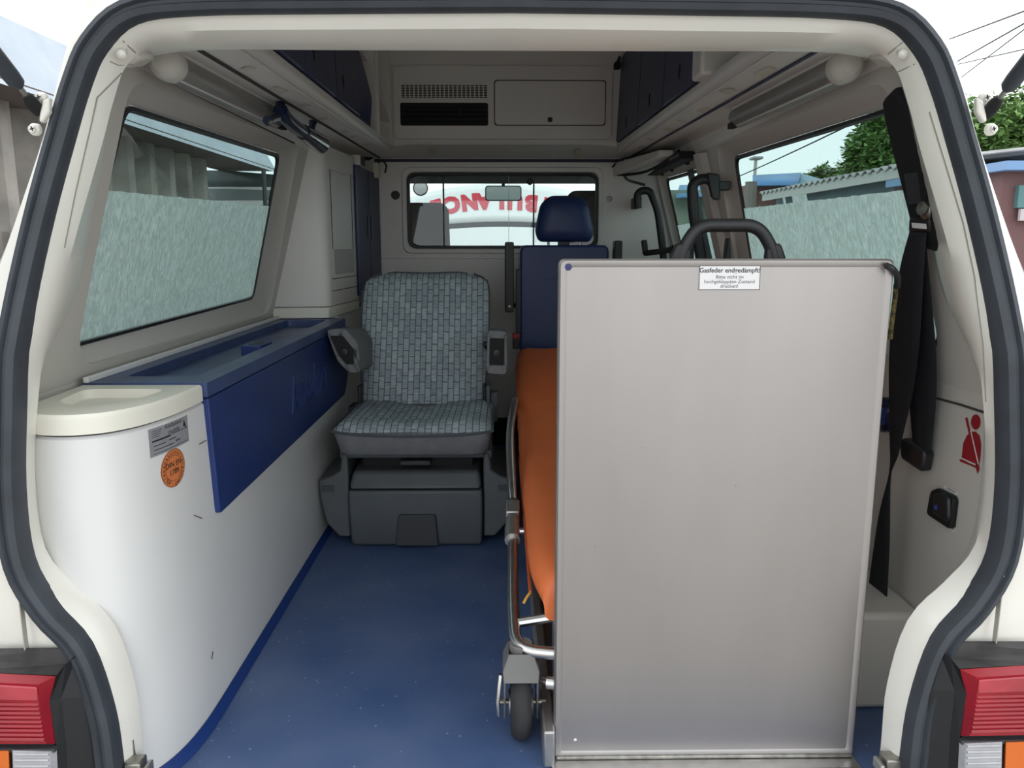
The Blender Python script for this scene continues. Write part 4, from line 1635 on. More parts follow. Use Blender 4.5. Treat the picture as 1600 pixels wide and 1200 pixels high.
# castors
def castor(x, y, label):
    k = thing('castor', (x, y, 0), label, 'castor') if False else None
    b = B()
    R = .072
    b.lathe((x - .021, y, R), (1, 0, 0), [(.030, 0), (R - .012, .001), (R - .003, .008), (R, .016), (R, .026), (R - .003, .034), (R - .012, .041), (.030, .042)], 28)
    wv = b.build('wheel', M_TYRE, st)
    b = B()
    b.lathe((x - .024, y, R), (1, 0, 0), [(.0, 0), (.024, 0), (.028, .006), (.028, .042), (.024, .048), (0, .048)], 16)
    b.build('hub', M_ALUM, wv)
    b = B()
    for s in (-1, 1):
        poly = [(x + s * .030, y - .018, .045), (x + s * .030, y + .020, .045), (x + s * .030, y + .036, .12), (x + s * .030, y + .036, .165), (x + s * .030, y - .034, .165), (x + s * .030, y - .034, .115)]
        b.prism(poly, (s * .004, 0, 0))
    b.box(x - .034, x + .034, y - .034, y + .036, .150, .168)
    b.loft([[(x - .024, y - .030, .190), (x + .024, y - .030, .190), (x + .024, y + .03, .190), (x - .024, y + .03, .190)],
            [(x - .036, y - .038, .158), (x + .036, y - .038, .158), (x + .036, y + .04, .158), (x - .036, y + .04, .158)],
            [(x - .034, y - .044, .138), (x + .034, y - .044, .138), (x + .034, y + .04, .138), (x - .034, y + .04, .138)]], True, False)
    b.tube([(x, y, .165), (x, y, .20)], .024, 14)
    b.build('castor_fork', mat('grey_castor_paint', (.17, .165, .16), .45), st, bevel=.003)
    b = B()
    b.tube([(x - .05, y, R), (x + .05, y, R)], .006, 10)
    b.build('axle', M_IRON, st)
    b = B()
    b.bar([(x - .040, y - .005, .135), (x - .046, y - .02, .085), (x - .044, y - .018, .055)], .008, .016, (0, 1, 0))
    b.build('brake_lever', M_ALU, st, bevel=.002)
castor(.022, .225, '')
b = B()
b.tube([(.055, .215, .128), (.075, .20, .128)], .008, 12)
b.tube([(.072, .20, .128), (.12, .19, .128)], .013, 12)
b.build('locking_pin', M_ALU, st)
# mattress
mt = thing('mattress', (.33, 1.15, .27), 'orange vinyl stretcher mattress with raised head end', 'mattress')
ctrl = [(.205, .255, .285), (.215, .262, .335), (.26, .268, .352), (.40, .27, .360), (.70, .27, .365), (1.0, .272, .372), (1.2, .280, .382), (1.45, .325, .425), (1.75, .392, .490), (2.0, .435, .530), (2.07, .445, .540), (2.10, .452, .535), (2.115, .465, .505)]
rings = []
dense = catmull(ctrl, 4)
for p in dense:
    y, zb_m, zt_m = p
    m = (zb_m + zt_m) / 2
    h = (zt_m - zb_m) / 2
    xl_ = .040 + (.028 * max(0, (.34 - y) / .14) ** 1.6 if y < .34 else 0)
    xl_ += .012 * max(0, (y - 1.95) / .16)
    xr_ = .60
    r = min(h, .045)
    wr = random.uniform(-.0015, .0015)
    ringp = []
    for k in range(7):
        a = math.pi / 2 + math.pi * k / 6
        ringp.append((xl_ + r + math.cos(a) * r + wr, y, m + math.sin(a) * h))
    for k in range(5):
        a = -math.pi / 2 + math.pi * k / 4
        ringp.append((xr_ - r + math.cos(a) * r, y, m + math.sin(a) * h))
    # top drape points for wrinkles
    extra = []
    for k in range(9):
        t = (k + .5) / 9
        x = xr_ - r + (xl_ + r - xr_ + r) * t
        zz_ = zt_m + .003 * math.sin(x * 30 + y * 9)
        wf = math.exp(-((y - 1.22) / .10) ** 2) * math.exp(-((x - .08) / .07) ** 2)
        zz_ += .010 * wf * 1.6 * math.sin(y * 75 + x * 60)
        extra.append((x, y, zz_))
    rings.append(ringp + extra)
b = B()
b.loft(rings, True, True)
b.build('mattress_cover', M_ORANGE, mt)
b = B()
b.tube([(.041, y, zb_ + .028) for y, zb_ in ((.26, .262), (.5, .268), (1.0, .272), (1.2, .28))], .003, 6)
b.build('cover_seam', mat('seam_orange', (.45, .09, .02), .6), mt)
b = B()
b.tube(catmull([PY(829, 925, .30), PY(822, 935, .29), PY(818, 943, .285)], 4), .0028, 6)
b.build('zip_pull', mat('zip_yellow', (.75, .40, .04), .5), mt)

# =================================================================== right side fittings
def grab(name, pts, r, label, group=None, w=.03, Yb=None):
    g = thing(name, pts[0], label, 'grab rail')
    b = B()
    b.tube(fillet(pts, .035, 6), w / 2, 12, rx=w * .42)
    return g, b
Y1 = 1.47
pts = [PY(1118, 306, Y1), PY(1112, 277, Y1 - .01), PY(1081, 283, Y1), PY(1083, 330, Y1), PY(1095, 405, Y1 + .02), PY(1110, 500, Y1 + .03), PY(1150, 510, Y1)]
g, b = grab('grab_rail', pts, .02, 'long black C-shaped grab rail on the pillar between the side windows', w=.036)
b.build('rail', M_BLACK, g)
b = B()
c = PY(1117, 295, Y1)
b.prism([PY(1104, 269, Y1 - .03), PY(1123, 272, Y1 - .03), PY(1124, 312, Y1 - .03), PY(1113, 312, Y1 - .03)], (.012, .03, 0))
b.build('rail_bracket', M_BLACK, g, bevel=.005)
b = B()
b.box(c.x - .005, WX(1.17) + .01, Y1 - .01, Y1 + .04, 1.15, 1.18)
b.build('rail_mount', M_BLACK, g, bevel=.004)
Y2 = 2.40
pts = [PY(997, 326, Y2 + .02), PY(995, 300, Y2 + .02), PY(1015, 296, Y2 + .01), PY(1028, 330, Y2), PY(1036, 392, Y2), PY(1040, 450, Y2), PY(1062, 452, Y2)]
g, b = grab('grab_rail', pts, .02, 'black bent grab rail beside the sliding door next to the partition', w=.034)
b.build('rail', M_BLACK, g)
b = B()
c = PY(997, 315, Y2 + .02)
b.box(c.x - .012, c.x + .015, Y2 + .01, YP - .002, c.z - .03, c.z + .02)
b.build('rail_mount', M_BLACK, g, bevel=.004)
# black door handle arms low by the door
dh = thing('grab_lever', PY(1030, 400, 2.3), 'black inner door handle low beside the bent grab rail', 'handle')
b = B()
b.bar([PY(1009, 398, 2.30), PY(1006, 375, 2.30)], .025, .025, (0, 1, 0))
b.bar([PY(1008, 396, 2.30), PY(1030, 393, 2.25), PY(1060, 388, 2.2)], .03, .024)
b.build('handle_lever', M_BLACK, dh, bevel=.005)
b = B()
b.box(PY(1060, 388, 2.2).x - .03, WX(.94) + .01, 2.17, 2.25, .91, .97)
b.build('handle_mount', M_BLACK, dh, bevel=.005)
bp = thing('belt_post', PY(1136, 402, 1.45), 'short black belt post by the pillar behind the push handle', 'bracket')
b = B()
a, c = PY(1131, 440, 1.45), PY(1141, 372, 1.45)
b.hexa([(a.x - .005, 1.44, a.z), (c.x + .012, 1.44, a.z), (c.x + .012, 1.48, a.z), (a.x - .005, 1.48, a.z)],
       [(a.x + .004, 1.44, c.z), (c.x - .002, 1.44, c.z), (c.x - .002, 1.48, c.z), (a.x + .004, 1.48, c.z)])
b.build('post_body', M_BLACK, bp, bevel=.006)
b = B()
b.box(a.x, WX(a.z) + .01, 1.445, 1.475, a.z - .03, a.z + .01)
b.build('post_mount', M_BLACK, bp)
# sliding door rail cover over the door window
b = B()
A = [PW(1003, 268, 1, -.045), PW(1093, 232, 1, -.05), PW(1096, 222, 1, -.045), PW(1010, 255, 1, -.04)]
ya, yb = 1.78, 2.50
b.hexa([(.715, ya, 1.285), (.715, yb, 1.285), (.66, yb, 1.285), (.655, ya, 1.285)], [(.70, ya, 1.312), (.70, yb, 1.312), (.645, yb, 1.312), (.640, ya, 1.312)])
rail = b.build('door_rail', M_BLACK2, wall_right, bevel=.004)
b = B()
b.tube([(.644, ya + .01, 1.300), (.649, yb, 1.300)], .006, 8)
b.build('rail_rod', M_GREYP2, rail)
for yy in (1.92, 2.20, 2.40):
    b = B()
    b.box(WX(1.282) - .006, WX(1.282) + .004, yy - .012, yy + .012, 1.276, 1.290)
    b.build('trim_plug', M_BLACK, wall_right)
# white cable trunk and cables in the upper right corner
tr = thing('cable_duct', (.60, 2.4, 1.33), 'cream cable duct with black wires in the corner above the bent grab rail', 'cable duct')
b = B()
b.hexa([(.505, 2.535, 1.285), (.66, 2.50, 1.285), (.66, 1.95, 1.31), (.60, 1.95, 1.31)], [(.505, 2.535, 1.345), (.66, 2.50, 1.345), (.66, 1.95, 1.336), (.60, 1.95, 1.336)])
b.build('trunk_cover', M_GRP, tr, bevel=.006)
b = B()
b.tube(catmull([(.520, 2.50, 1.29), (.56, 2.42, 1.283), (.61, 2.25, 1.282), (.645, 1.95, 1.300), (.65, 1.82, 1.318)], 4), .006, 8)
b.build('wire', M_BLACK2, tr)
b = B()
b.tube(catmull([(.50, 2.52, 1.325), (.53, 2.46, 1.352), (.565, 2.30, 1.348), (.575, 2.1, 1.342)], 4), .004, 8)
b.build('wire', M_BLACK2, tr)
for d in (0, .008):
    b = B()
    b.tube(fillet([PY(974 + d * 300, 262, 2.50), PY(974 + d * 300, 276, 2.50), PY(982, 283 - d * 200, 2.50), PY(1008, 290 - d * 250, 2.48)], .02, 4), .0035, 8)
    b.build('wire', M_GREYP2, tr)

# ---- shoulder belt: cover, webbing, anchors
belt = thing('seat_belt', PW(1440, 300, 1, -.02), 'black shoulder belt hanging from a long black cover on the rear pillar', 'seat belt')
cov = [(1411, 134), (1395, 150), (1399, 180), (1448, 372), (1458, 386), (1474, 391), (1490, 384), (1494, 372), (1440, 162)]
base = [PW(px, py, 1, -.004) for px, py in cov]
inn = Vector((-.985, -.10, -.16))
b = B()
cen = sum(base, Vector()) / len(base)
frontp = [p + inn * .022 for p in base]
frontp = [cen + inn * .026 + (p - (cen + inn * .022)) * .93 for p in frontp]
b.loft([base, [p + inn * .014 for p in base], frontp], True, True)
b.build('belt_cover', M_BLACK2, belt, bevel=.005, seg=3)
def pb(px, py, off=-.035):
    return PW(px, py, 1, off)
b = B()
b.bar([pb(1425, 270), pb(1431, 318)], .028, .004, (1, .6, 0))
b.build('cover_slot', M_BLACK, belt)
p = pb(1436, 326, -.04)
b = B()
b.lathe(p + Vector((.03, 0, 0)), (-1, -.3, 0), [(.020, 0), (.020, .018), (.012, .026), (.012, .032), (0, .034)], 16)
b.build('anchor_bolt', M_IRON, belt)
b = B()
a, c, d, e = pb(1419, 340), pb(1452, 340), pb(1453, 364), pb(1418, 364)
b.prism([a, c, d, e], (.012, .006, 0))
lp = b.build('belt_loop', M_BLACK, belt, bevel=.006)
b = B()
o = Vector((-.003, -.004, 0))
b.prism([pb(1425, 348) + o, pb(1446, 350) + o, pb(1447, 358) + o, pb(1426, 356) + o], (.002, 0, 0))
b.build('white_tag', M_WHITEST, lp)
# webbing: two straps crossing, the front one twists down to the floor anchor
def strap(name, left, right, offs):
    b = B()
    L = [pb(x, y, o) for (x, y), o in zip(left, offs)]
    R = [pb(x, y, o) for (x, y), o in zip(right, offs)]
    L2, R2 = catmull(L, 6), catmull(R, 6)
    b.loft([[l, l.lerp(r, .33), l.lerp(r, .67), r] for l, r in zip(L2, R2)], False)
    return b.build(name, M_WEB, belt, solid=.0018)
strap('webbing', [(1421, 362), (1404, 430), (1390, 540), (1389, 640), (1390, 690), (1389, 738), (1372, 810), (1355, 930), (1352, 960)],
      [(1447, 364), (1442, 430), (1435, 540), (1428, 600), (1412, 670), (1402, 712), (1391, 745), (1389, 850), (1384, 950)],
      [-.035, -.05, -.06, -.05, -.045, -.045, -.045, -.045, -.04])
strap('webbing', [(1427, 368), (1418, 440), (1413, 540), (1421, 620), (1428, 700)],
      [(1446, 368), (1453, 440), (1462, 540), (1463, 620), (1455, 712)],
      [-.030, -.030, -.030, -.025, -.020])
b = B()
b.prism([pb(1421, 686, -.003), pb(1428, 684, -.003), pb(1460, 702, -.003), pb(1461, 712, -.003), pb(1456, 737, -.003), pb(1424, 716, -.003)], (-.026, -.004, 0))
b.build('lower_anchor', M_BLACK, belt, bevel=.006)
b = B()
b.prism([pb(1353, 942, -.025), pb(1370, 955, -.025), pb(1384, 947, -.025), pb(1388, 952, -.025), pb(1382, 968, -.025), pb(1374, 970, -.025), pb(1352, 962, -.025)], (-.02, .0, 0))
b.build('floor_anchor', M_BLACK, belt, bevel=.004)
# blue reel button
rl = thing('belt_reel', PX(1390, 645, .86), 'dark round belt reel with blue clip on the wall behind the webbing', 'reel')
c = PX(1392, 648, .864)
b = B()
b.lathe(c, (-1, 0, 0), [(.040, 0), (.040, .02), (.032, .028), (0, .028)], 20)
b.build('reel_case', M_DKBLUE, rl)
b = B()
p = PX(1383, 646, .845)
b.box(p.x - .03, p.x + .01, p.y - .02, p.y + .02, p.z - .022, p.z + .015)
b.build('reel_clip', M_BLUE, rl, bevel=.003)

# ---- fasten-belt pictogram
pic = thing('belt_pictogram', PW(1515, 730, 1, 0), 'dark red pictogram sticker of a belted person on the rear pillar', 'sticker')
def pp_(x, y):
    return PW(x, y, 1, -.0012)
b = B()
N = 20
b.add([pp_(1524.5 + 7.5 * math.cos(2 * math.pi * k / N), 659.5 + 12 * math.sin(2 * math.pi * k / N)) for k in range(N)], [tuple(range(N))])
b.build('head', M_REDST, pic, smooth=False)
b = B()
body = [(1502, 720), (1505, 692), (1511, 680), (1518, 675), (1524, 674), (1530, 680), (1533, 694), (1532, 712), (1530, 725)]
b.holed([(pp_(x, y).y, pp_(x, y).z) for x, y in body], [], lambda u, v: (WX(v) - .0012, u, v))
b.build('torso', M_REDST, pic, smooth=False)
def strip(pts, m, name, lift):
    b = B()
    b.add([PW(x, y, 1, -lift) for x, y in pts], [tuple(range(len(pts)))])
    b.build(name, m, pic, smooth=False)
strip([(1513, 673), (1517, 671), (1530, 727), (1526, 729)], M_WHITEST, 'strap_edge', .0018)
strip([(1508, 653), (1511, 652), (1528, 727), (1525, 728)], M_REDST, 'diagonal_strap', .0024)
strip([(1499, 717), (1525, 728), (1525, 731), (1500, 721)], M_REDST, 'lap_strap', .0024)
strip([(1500, 714), (1524, 725), (1524, 727), (1500, 716)], M_WHITEST, 'lap_edge', .0021)
strip([(1524, 727), (1529, 725), (1530, 733), (1527, 741)], M_REDST, 'belt_end', .0024)

# ---- power socket
so = thing('power_socket', PX(1478, 825, .86), 'black flip-lid power socket below the red pictogram', 'socket')
fr = [(1464, 766), (1472, 763), (1496, 775), (1499, 782), (1494, 824), (1490, 826), (1458, 805), (1456, 800), (1461, 772)]
b = B()
base = [PX(x, y, .8635) for x, y in fr]
b.prism(base, (-.012, 0, 0))
b.build('socket_frame', M_BLACK2, so, bevel=.003)
lid_ = [(1465, 772), (1474, 768), (1488, 778), (1489, 810), (1484, 816), (1463, 802)]
b = B()
b.prism([PX(x, y, .852) for x, y in lid_], (-.010, 0, 0))
b.build('flip_lid', M_BLACK, so, bevel=.005, seg=3)
b = B()
b.prism([PX(x, y, .8415) for x, y in ((1459.5, 790), (1464, 789), (1464, 797), (1459.5, 795))], (-.001, 0, 0))
b.build('blue_mark', mat('blue_print', (.03, .06, .30), .5), so)
for poly in ([(1475, 758), (1497, 770), (1496, 774), (1474, 762)], [(1481, 821), (1493, 827), (1491, 831), (1481, 826)]):
    b = B()
    b.add([PX(x, y, .8625) for x, y in poly], [(0, 1, 2, 3)])
    o = b.build('label_strip', M_WHITEST, so, smooth=False)
    b = B()
    (xa, ya), (xb_, yb) = poly[0], poly[1]
    b.add([PX(xa + (xb_ - xa) * t, ya + (yb - ya) * t + e, .862) for t, e in ((.2, 1.2), (.8, 1.2), (.8, 2.4), (.2, 2.4))], [(0, 1, 2, 3)])
    b.build('printed_mark', M_INK, o, smooth=False)

# wheel arch box
wa = thing('wheel_arch_box', (.80, .7, 0), 'cream wheel arch box on the floor between steel ramp and side wall', 'box')
b = B()
b.box(.70, .862, .30, 1.15, 0, .215)
b.build('box_cover', M_TRIM, wa, bevel=.012)

# =================================================================== rear body fittings
def tail_light(s, label):
    t = thing('tail_light', (s * .82, -.02, .06), label, 'tail light', 'tail lights beside the tailgate opening')
    Yl = -.050
    def q(px, py, y=Yl):
        p = PY(px, py, y)
        return Vector((s * p.x, p.y, p.z))
    # housing block behind the lenses
    b = B()
    b.prism([q(1512, 1052), q(1640, 1045), q(1640, 1330), q(1498, 1330), q(1503, 1150), q(1514, 1085)], (0, .055, 0))
    b.build('housing', M_BLACK, t)
    # bevelled inner flank
    b = B()
    b.loft([[q(1466, 1012, -.010), q(1445, 1080, -.010), q(1438, 1150, -.010), q(1430, 1330, -.010)], [q(1485, 1028, -.03), q(1492, 1080, -.036), q(1484, 1150, -.036), q(1476, 1330, -.036)],
            [q(1499, 1045, Yl), q(1510, 1084, Yl), q(1500, 1152, Yl), q(1492, 1330, Yl)]], False)
    b.build('inner_flank', M_BLACK, t, smooth=False)
    # dusty top shelf
    b = B()
    b.loft([[q(1470, 1002, -.010), q(1640, 1002, -.010)], [q(1480, 1027, -.014), q(1640, 1018, -.03)], [q(1499, 1045, Yl), q(1640, 1036, Yl)]], False)
    b.build('top_shelf', M_DIRTY, t, smooth=False)
    # red lens with a sloping inner bevel
    b = B()
    b.loft([[q(1500, 1046), q(1510, 1084), q(1501, 1150), q(1640, 1148), q(1640, 1037)],
            [q(1526, 1058, Yl - .016), q(1526, 1086, Yl - .018), q(1515, 1150, Yl - .016), q(1640, 1148, Yl - .016), q(1640, 1052, Yl - .016)]], True, True)
    red = b.build('red_lens', M_REDLENS, t)
    b = B()
    b.prism([q(1528, 1061, Yl - .016), q(1526, 1082, Yl - .017), q(1640, 1078, Yl - .017), q(1640, 1053, Yl - .016)], (0, -.004, 0))
    b.build('upper_lens_band', M_REDLENS2, red, bevel=.002)
    for k in range(9):
        f = (k + .5) / 9
        y = 1086 + 60 * f
        b = B()
        b.tube([q(1526 - 10 * f, y, Yl - .016), q(1640, y - 3, Yl - .016)], .0036, 6)
        b.build('lens_rib', M_REDLENS, red)
    b = B()
    b.prism([q(1498, 1153), q(1640, 1150), q(1640, 1156), q(1498, 1159)], (0, -.008, 0))
    b.build('lens_divider', M_GREYP2, t)
    b = B()
    b.loft([[q(1499, 1158), q(1567, 1156), q(1562, 1330), q(1490, 1330)], [q(1510, 1162, Yl - .012), q(1566, 1159, Yl - .014), q(1561, 1330, Yl - .014), q(1503, 1330, Yl - .012)]], True, True)
    cl = b.build('clear_lens', M_CLRLENS, t)
    for k in range(9):
        y = 1166 + k * 9
        b = B()
        b.tube([q(1511, y, Yl - .013), q(1563, y - 1, Yl - .014)], .0024, 6)
        b.build('lens_rib', M_CLRLENS, cl)
    b = B()
    b.loft([[q(1569, 1156), q(1640, 1155), q(1640, 1330), q(1563, 1330)], [q(1572, 1160, Yl - .012), q(1640, 1158, Yl - .014), q(1640, 1330, Yl - .014), q(1567, 1330, Yl - .012)]], True, True)
    b.build('amber_lens', M_ORLENS, t)
    return t
tail_light(-1, 'red and amber tail light on the body corner below the storage bench side')
tail_light(1, 'red and amber tail light on the body corner beside the steel ramp side')

def striker(s, label):
    px, py = (203, 1178) if s < 0 else (1400, 1172)
    P = PY(px, py, .03)
    t = thing('door_catch', P, label, 'catch', 'tailgate catches on the sill')
    b = B()
    b.prism([(P.x - s * .002 + dx * s, .036, P.z + dz) for dx, dz in ((-.006, -.02), (.008, -.02), (.010, .018), (.004, .026), (-.004, .024))], (0, -.004, 0))
    b.build('catch_plate', M_IRON, t, bevel=.001)
    b = B()
    b.box(min(P.x, P.x - s * .028), max(P.x, P.x - s * .028), .004, .034, P.z - .022, P.z - .002)
    b.build('catch_block', M_IRON, t, bevel=.003)
    b = B()
    x = P.x - s * .036
    b.box(x - .004, x + .004, .0, .03, P.z - .028, P.z - .010)
    b.build('catch_tab', M_ALUM, t, bevel=.002)
    b = B()
    b.lathe((P.x + s * .002, .032, P.z + .012), (0, -1, 0), [(.0045, 0), (.004, .003), (0, .004)], 10)
    b.build('catch_screw', M_IRON, t)
striker(-1, 'zinc tailgate catch on the opening edge beside the white bench')
striker(1, 'zinc tailgate catch on the opening edge beside the steel ramp')

# open tailgate overhead, carried by the two gas struts
tg = thing('tailgate', (0, .06, 1.43), 'cream open tailgate with window held up over the opening', 'tailgate')
H0, H1 = Vector((0, .10, 1.455)), Vector((0, -1.05, 1.80))
td = (H1 - H0).normalized()
tn = Vector((0, -td.z, td.y)) * -1
def tgp(x, l, d=0):
    p = H0 + td * l - tn * d
    return (x, p.y, p.z)
out_ = rpoly([(-.60, 0), (.60, 0), (.80, .45), (.84, 1.2), (-.84, 1.2), (-.80, .45)], .06, 4)
hol_ = rpoly([(-.50, .14), (.50, .14), (.64, .56), (-.64, .56)], .05, 4)
b = B()
b.holed(out_, [hol_], lambda u, v: tgp(u, v))
b.build('tailgate_panel', M_BODY, tg, solid=.04)
b = B()
b.holed(hol_, [], lambda u, v: tgp(u, v, -.01))
b.build('tailgate_glass', M_GLASS, tg)
def strut(s, label):
    a = PY(62 if s < 0 else 1541, 176 if s < 0 else 180, .075)
    e = Vector(tgp(s * .80, .72, -.03))
    d = (e - a)
    t = thing('gas_strut', a, label, 'gas strut', 'gas struts of the tailgate')
    b = B()
    d0 = d.normalized()
    b.tube([a, a + d0 * .012, a + d0 * .022, a + d0 * .034], [.0085, .0105, .0105, .0065], 12)
    b.build('ball_socket', M_BLACK2, t)
    b = B()
    b.tube([a + d0 * .03, a + d0 * .06], .004, 10)
    b.build('piston_rod', M_IRON, t)
    b = B()
    b.tube([a + d0 * .050, a + d0 * .056, a + d0 * .07, a + d0 * (d.length - .02), a + d], [.007, .0115, .0125, .0125, .008], 16)
    b.build('cylinder', M_RUB, t)
    # bracket with two screws on the body
    br = thing('strut_bracket', a, 'cream strut bracket with two cross-head screws beside the ' + ('bench side seal' if s < 0 else 'belt cover side seal'), 'bracket')
    A = lambda x, y, yy=.062: PY(x if s < 0 else 1600 - x + 3, y, yy)
    b = B()
    b.prism([A(76, 151), A(66, 157), A(61, 178), A(60, 190), A(66, 192), A(76, 175)], (0, .012, 0))
    b.build('bracket_lug', M_BODY, br, bevel=.003)
    for (x, y) in ((64, 153), (54, 202)):
        c = A(x, y, .080)
        b = B()
        b.lathe(c + Vector((0, .006, 0)), (-.15 * -s, -1, 0), [(.0095, 0), (.0095, .006), (.006, .009), (.006, .012), (0, .013)], 14)
        sc = b.build('screw_head', M_BODY, br)
        for r_ in (0, math.pi / 2):
            b = B()
            v = Vector((math.cos(r_ + .3), 0, math.sin(r_ + .3))) * .0035
            c2 = c + Vector((0, -.0072, 0))
            b.bar([c2 - v, c2 + v], .0012, .0015, (0, 1, 0))
            b.build('cross_slot', M_BLACK2, sc)
strut(-1, 'black tailgate gas strut beside the bench side of the opening')
strut(1, 'black tailgate gas strut beside the belt cover side of the opening')

# =================================================================== cab contents and the raised bonnet
def cab_seat(x, label, y=2.86, top=1.19, m=M_SEATB):
    t = thing('cab_seat', (x, y, .2), label, 'seat')
    b = B()
    ol = rpoly([(-.23, .2), (.23, .2), (.22, .90), (.15, .97), (-.15, .97), (-.22, .90)], .05, 4)
    b.loft([[(x + u, y + .02 - (v - .2) * .12, v) for u, v in ol], [(x + u, y + .14 - (v - .2) * .12, v) for u, v in ol]], True, True)
    b.build('seat_back', m, t, bevel=.02, seg=3)
    ol = rpoly([(-.150, .93), (.150, .93), (.145, top - .03), (.12, top), (-.12, top), (-.145, top - .03)], .03, 4)
    b = B()
    b.loft([[(x + u * .9, y - .085, .5 * (v + 1.06) + .0 if False else v) for u, v in ol], [(x + u, y - .065, v) for u, v in ol], [(x + u, y + .01, v) for u, v in ol], [(x + u * .85, y + .035, v) for u, v in ol]], True, True)
    b.build('headrest', m, t, bevel=.01, seg=3)
    b = B()
    b.box(x - .23, x + .23, y, y + .5, .2, .42)
    b.build('seat_base', m, t, bevel=.03)
q = PY(671, 350, 2.85)
cab_seat(-.425, 'dark grey cab seat with headrest seen through the partition window beside the bare wall', top=PY(671, 317, 2.80).z, m=mat('grey_cab_fabric', (.03, .032, .034), .9))
cab_seat(.46, 'dark cab seat with headrest seen through the partition window behind the blue headrest', top=PY(920, 298, 2.80).z)
mr = thing('rear_view_mirror', PY(786, 302, 3.72), 'rear view mirror hanging inside the windscreen', 'mirror')
a, c = PY(758, 314, 3.72), PY(815, 290, 3.72)
b = B()
mo = rpoly(rect(a.x, c.x, a.z, c.z), .02, 4)
b.prism([(u, 3.72, v) for u, v in mo], (0, .03, 0))
b.build('mirror_case', M_BLACK, mr, bevel=.004)
b = B()
mi = rpoly(rect(a.x + .007, c.x - .007, a.z + .007, c.z - .007), .016, 4)
b.holed(mi, [], lambda u, v: (u, 3.7175, v))
b.build('mirror_glass', mat('silvered_glass', (.62, .66, .65), .3, .7), mr, smooth=False)
b = B()
b.tube([((a.x + c.x) / 2, 3.735, c.z - .01), ((a.x + c.x) / 2, 3.70, c.z + .03), ((a.x + c.x) / 2 + .0, 3.62, 1.375)], .010, 10)
b.build('mirror_arm', M_BLACK, mr)
# round sticker on the screen
rs = thing('round_windscreen_sticker', PY(657, 294, 3.70), 'round white sticker with dark edge on the windscreen', 'sticker')
c = PY(657, 294, 3.62)
b = B()
b.lathe(c, (0, -1, 0), [(.046, 0), (.046, .0015), (.0, .0015)], 24)
b.build('dark_edge', mat('sticker_edge', (.12, .12, .12), .6), rs)
b = B()
b.disc(c + Vector((0, -.001, 0)), (0, -1, 0), .038, .003, 24)
b.build('sticker_face', M_WHITEST, rs)
# raised bonnet seen through the windscreen
YH = 4.75
hood = thing('raised_bonnet', (0, YH, .85), 'raised white bonnet with red upside-down AMBULANCE lettering beyond the windscreen', 'bonnet')
def hz_(x, zc, sag):
    return zc - sag * x * x
zt0 = PY(790, 285, YH).z
zm0 = PY(770, 345, YH).z
def hoodp(u, v):
    x = (u * 2 - 1) * .80
    top_z = zt0 - .20 * x * x
    bot_z = zm0 - .10 * x * x
    z = bot_z + (top_z - bot_z) * v
    return (x, YH + .10 * v + .04 * x * x, z)
b = B()
b.sheet(hoodp, 24, 6)
b.build('bonnet_panel', M_HOOD, hood, solid=.03)
b = B()
gz0 = -.62
def lowp(u, v):
    x = (u * 2 - 1) * .80
    top_z = zm0 - .045 - .10 * x * x
    return (x, YH - .04 + .04 * x * x, gz0 + (top_z - gz0) * v)
b.sheet(lowp, 24, 3)
b.build('bonnet_base', M_HOOD, hood, solid=.03)
b = B()
b.sheet(lambda u, v: ((u * 2 - 1) * .80, YH + .02 + .04 * ((u * 2 - 1) * .80) ** 2, zm0 - .07 - .10 * ((u * 2 - 1) * .80) ** 2 + .09 * v), 24, 1)
b.build('bonnet_gap', M_GREYP2, hood, solid=.01)
word = 'AMBULANCE'
for i, chh in enumerate(word):
    px = {0: 893, 1: 862, 2: 831, 3: 805, 4: 780, 5: 756, 6: 733, 7: 706, 8: 682}[i]
    py = 312 + ((px - 775) / 78) ** 2 * 7.5
    c = PY(px, py, YH)
    ang = math.atan((px - 785) / 78 * 2 * 7.5 / 78) * -1
    def f(u, v, w, c=c, ang=ang):
        x, z = -u, -v
        x, z = x * math.cos(ang) - z * math.sin(ang), x * math.sin(ang) + z * math.cos(ang)
        X, Zz = c.x + x, c.z + z
        tz = zt0 - .20 * X * X
        bz = zm0 - .10 * X * X
        vv = (Zz - bz) / (tz - bz)
        return (X, YH + .10 * vv + .04 * X * X - .004, Zz)
    text('bonnet_letter', chh, .155, M_HOODRED, hood, f, bold=.011, sx=1.0)

# =================================================================== outside
gz = -.62
b = B()
b.add([(-40, -40, gz), (40, -40, gz), (40, 60, gz), (-40, 60, gz)], [(0, 1, 2, 3)])
ground = struct(b.build('ground', mat('dusty_concrete', (.36, .34, .31), .9, var=.15, vscale=.8), smooth=False))

def corrugated(x, y0, y1, z0, z1, pitch, amp, axis='x'):
    b = B()
    n = int(abs(y1 - y0) / pitch * 4)
    pts = []
    for k in range(n + 1):
        y = y0 + (y1 - y0) * k / n
        ph = k % 4
        pts.append((x + (amp if ph in (1, 2) else 0), y))
    b.loft([[(px, py, z0) for px, py in pts], [(px, py, z1) for px, py in pts]], False)
    return b
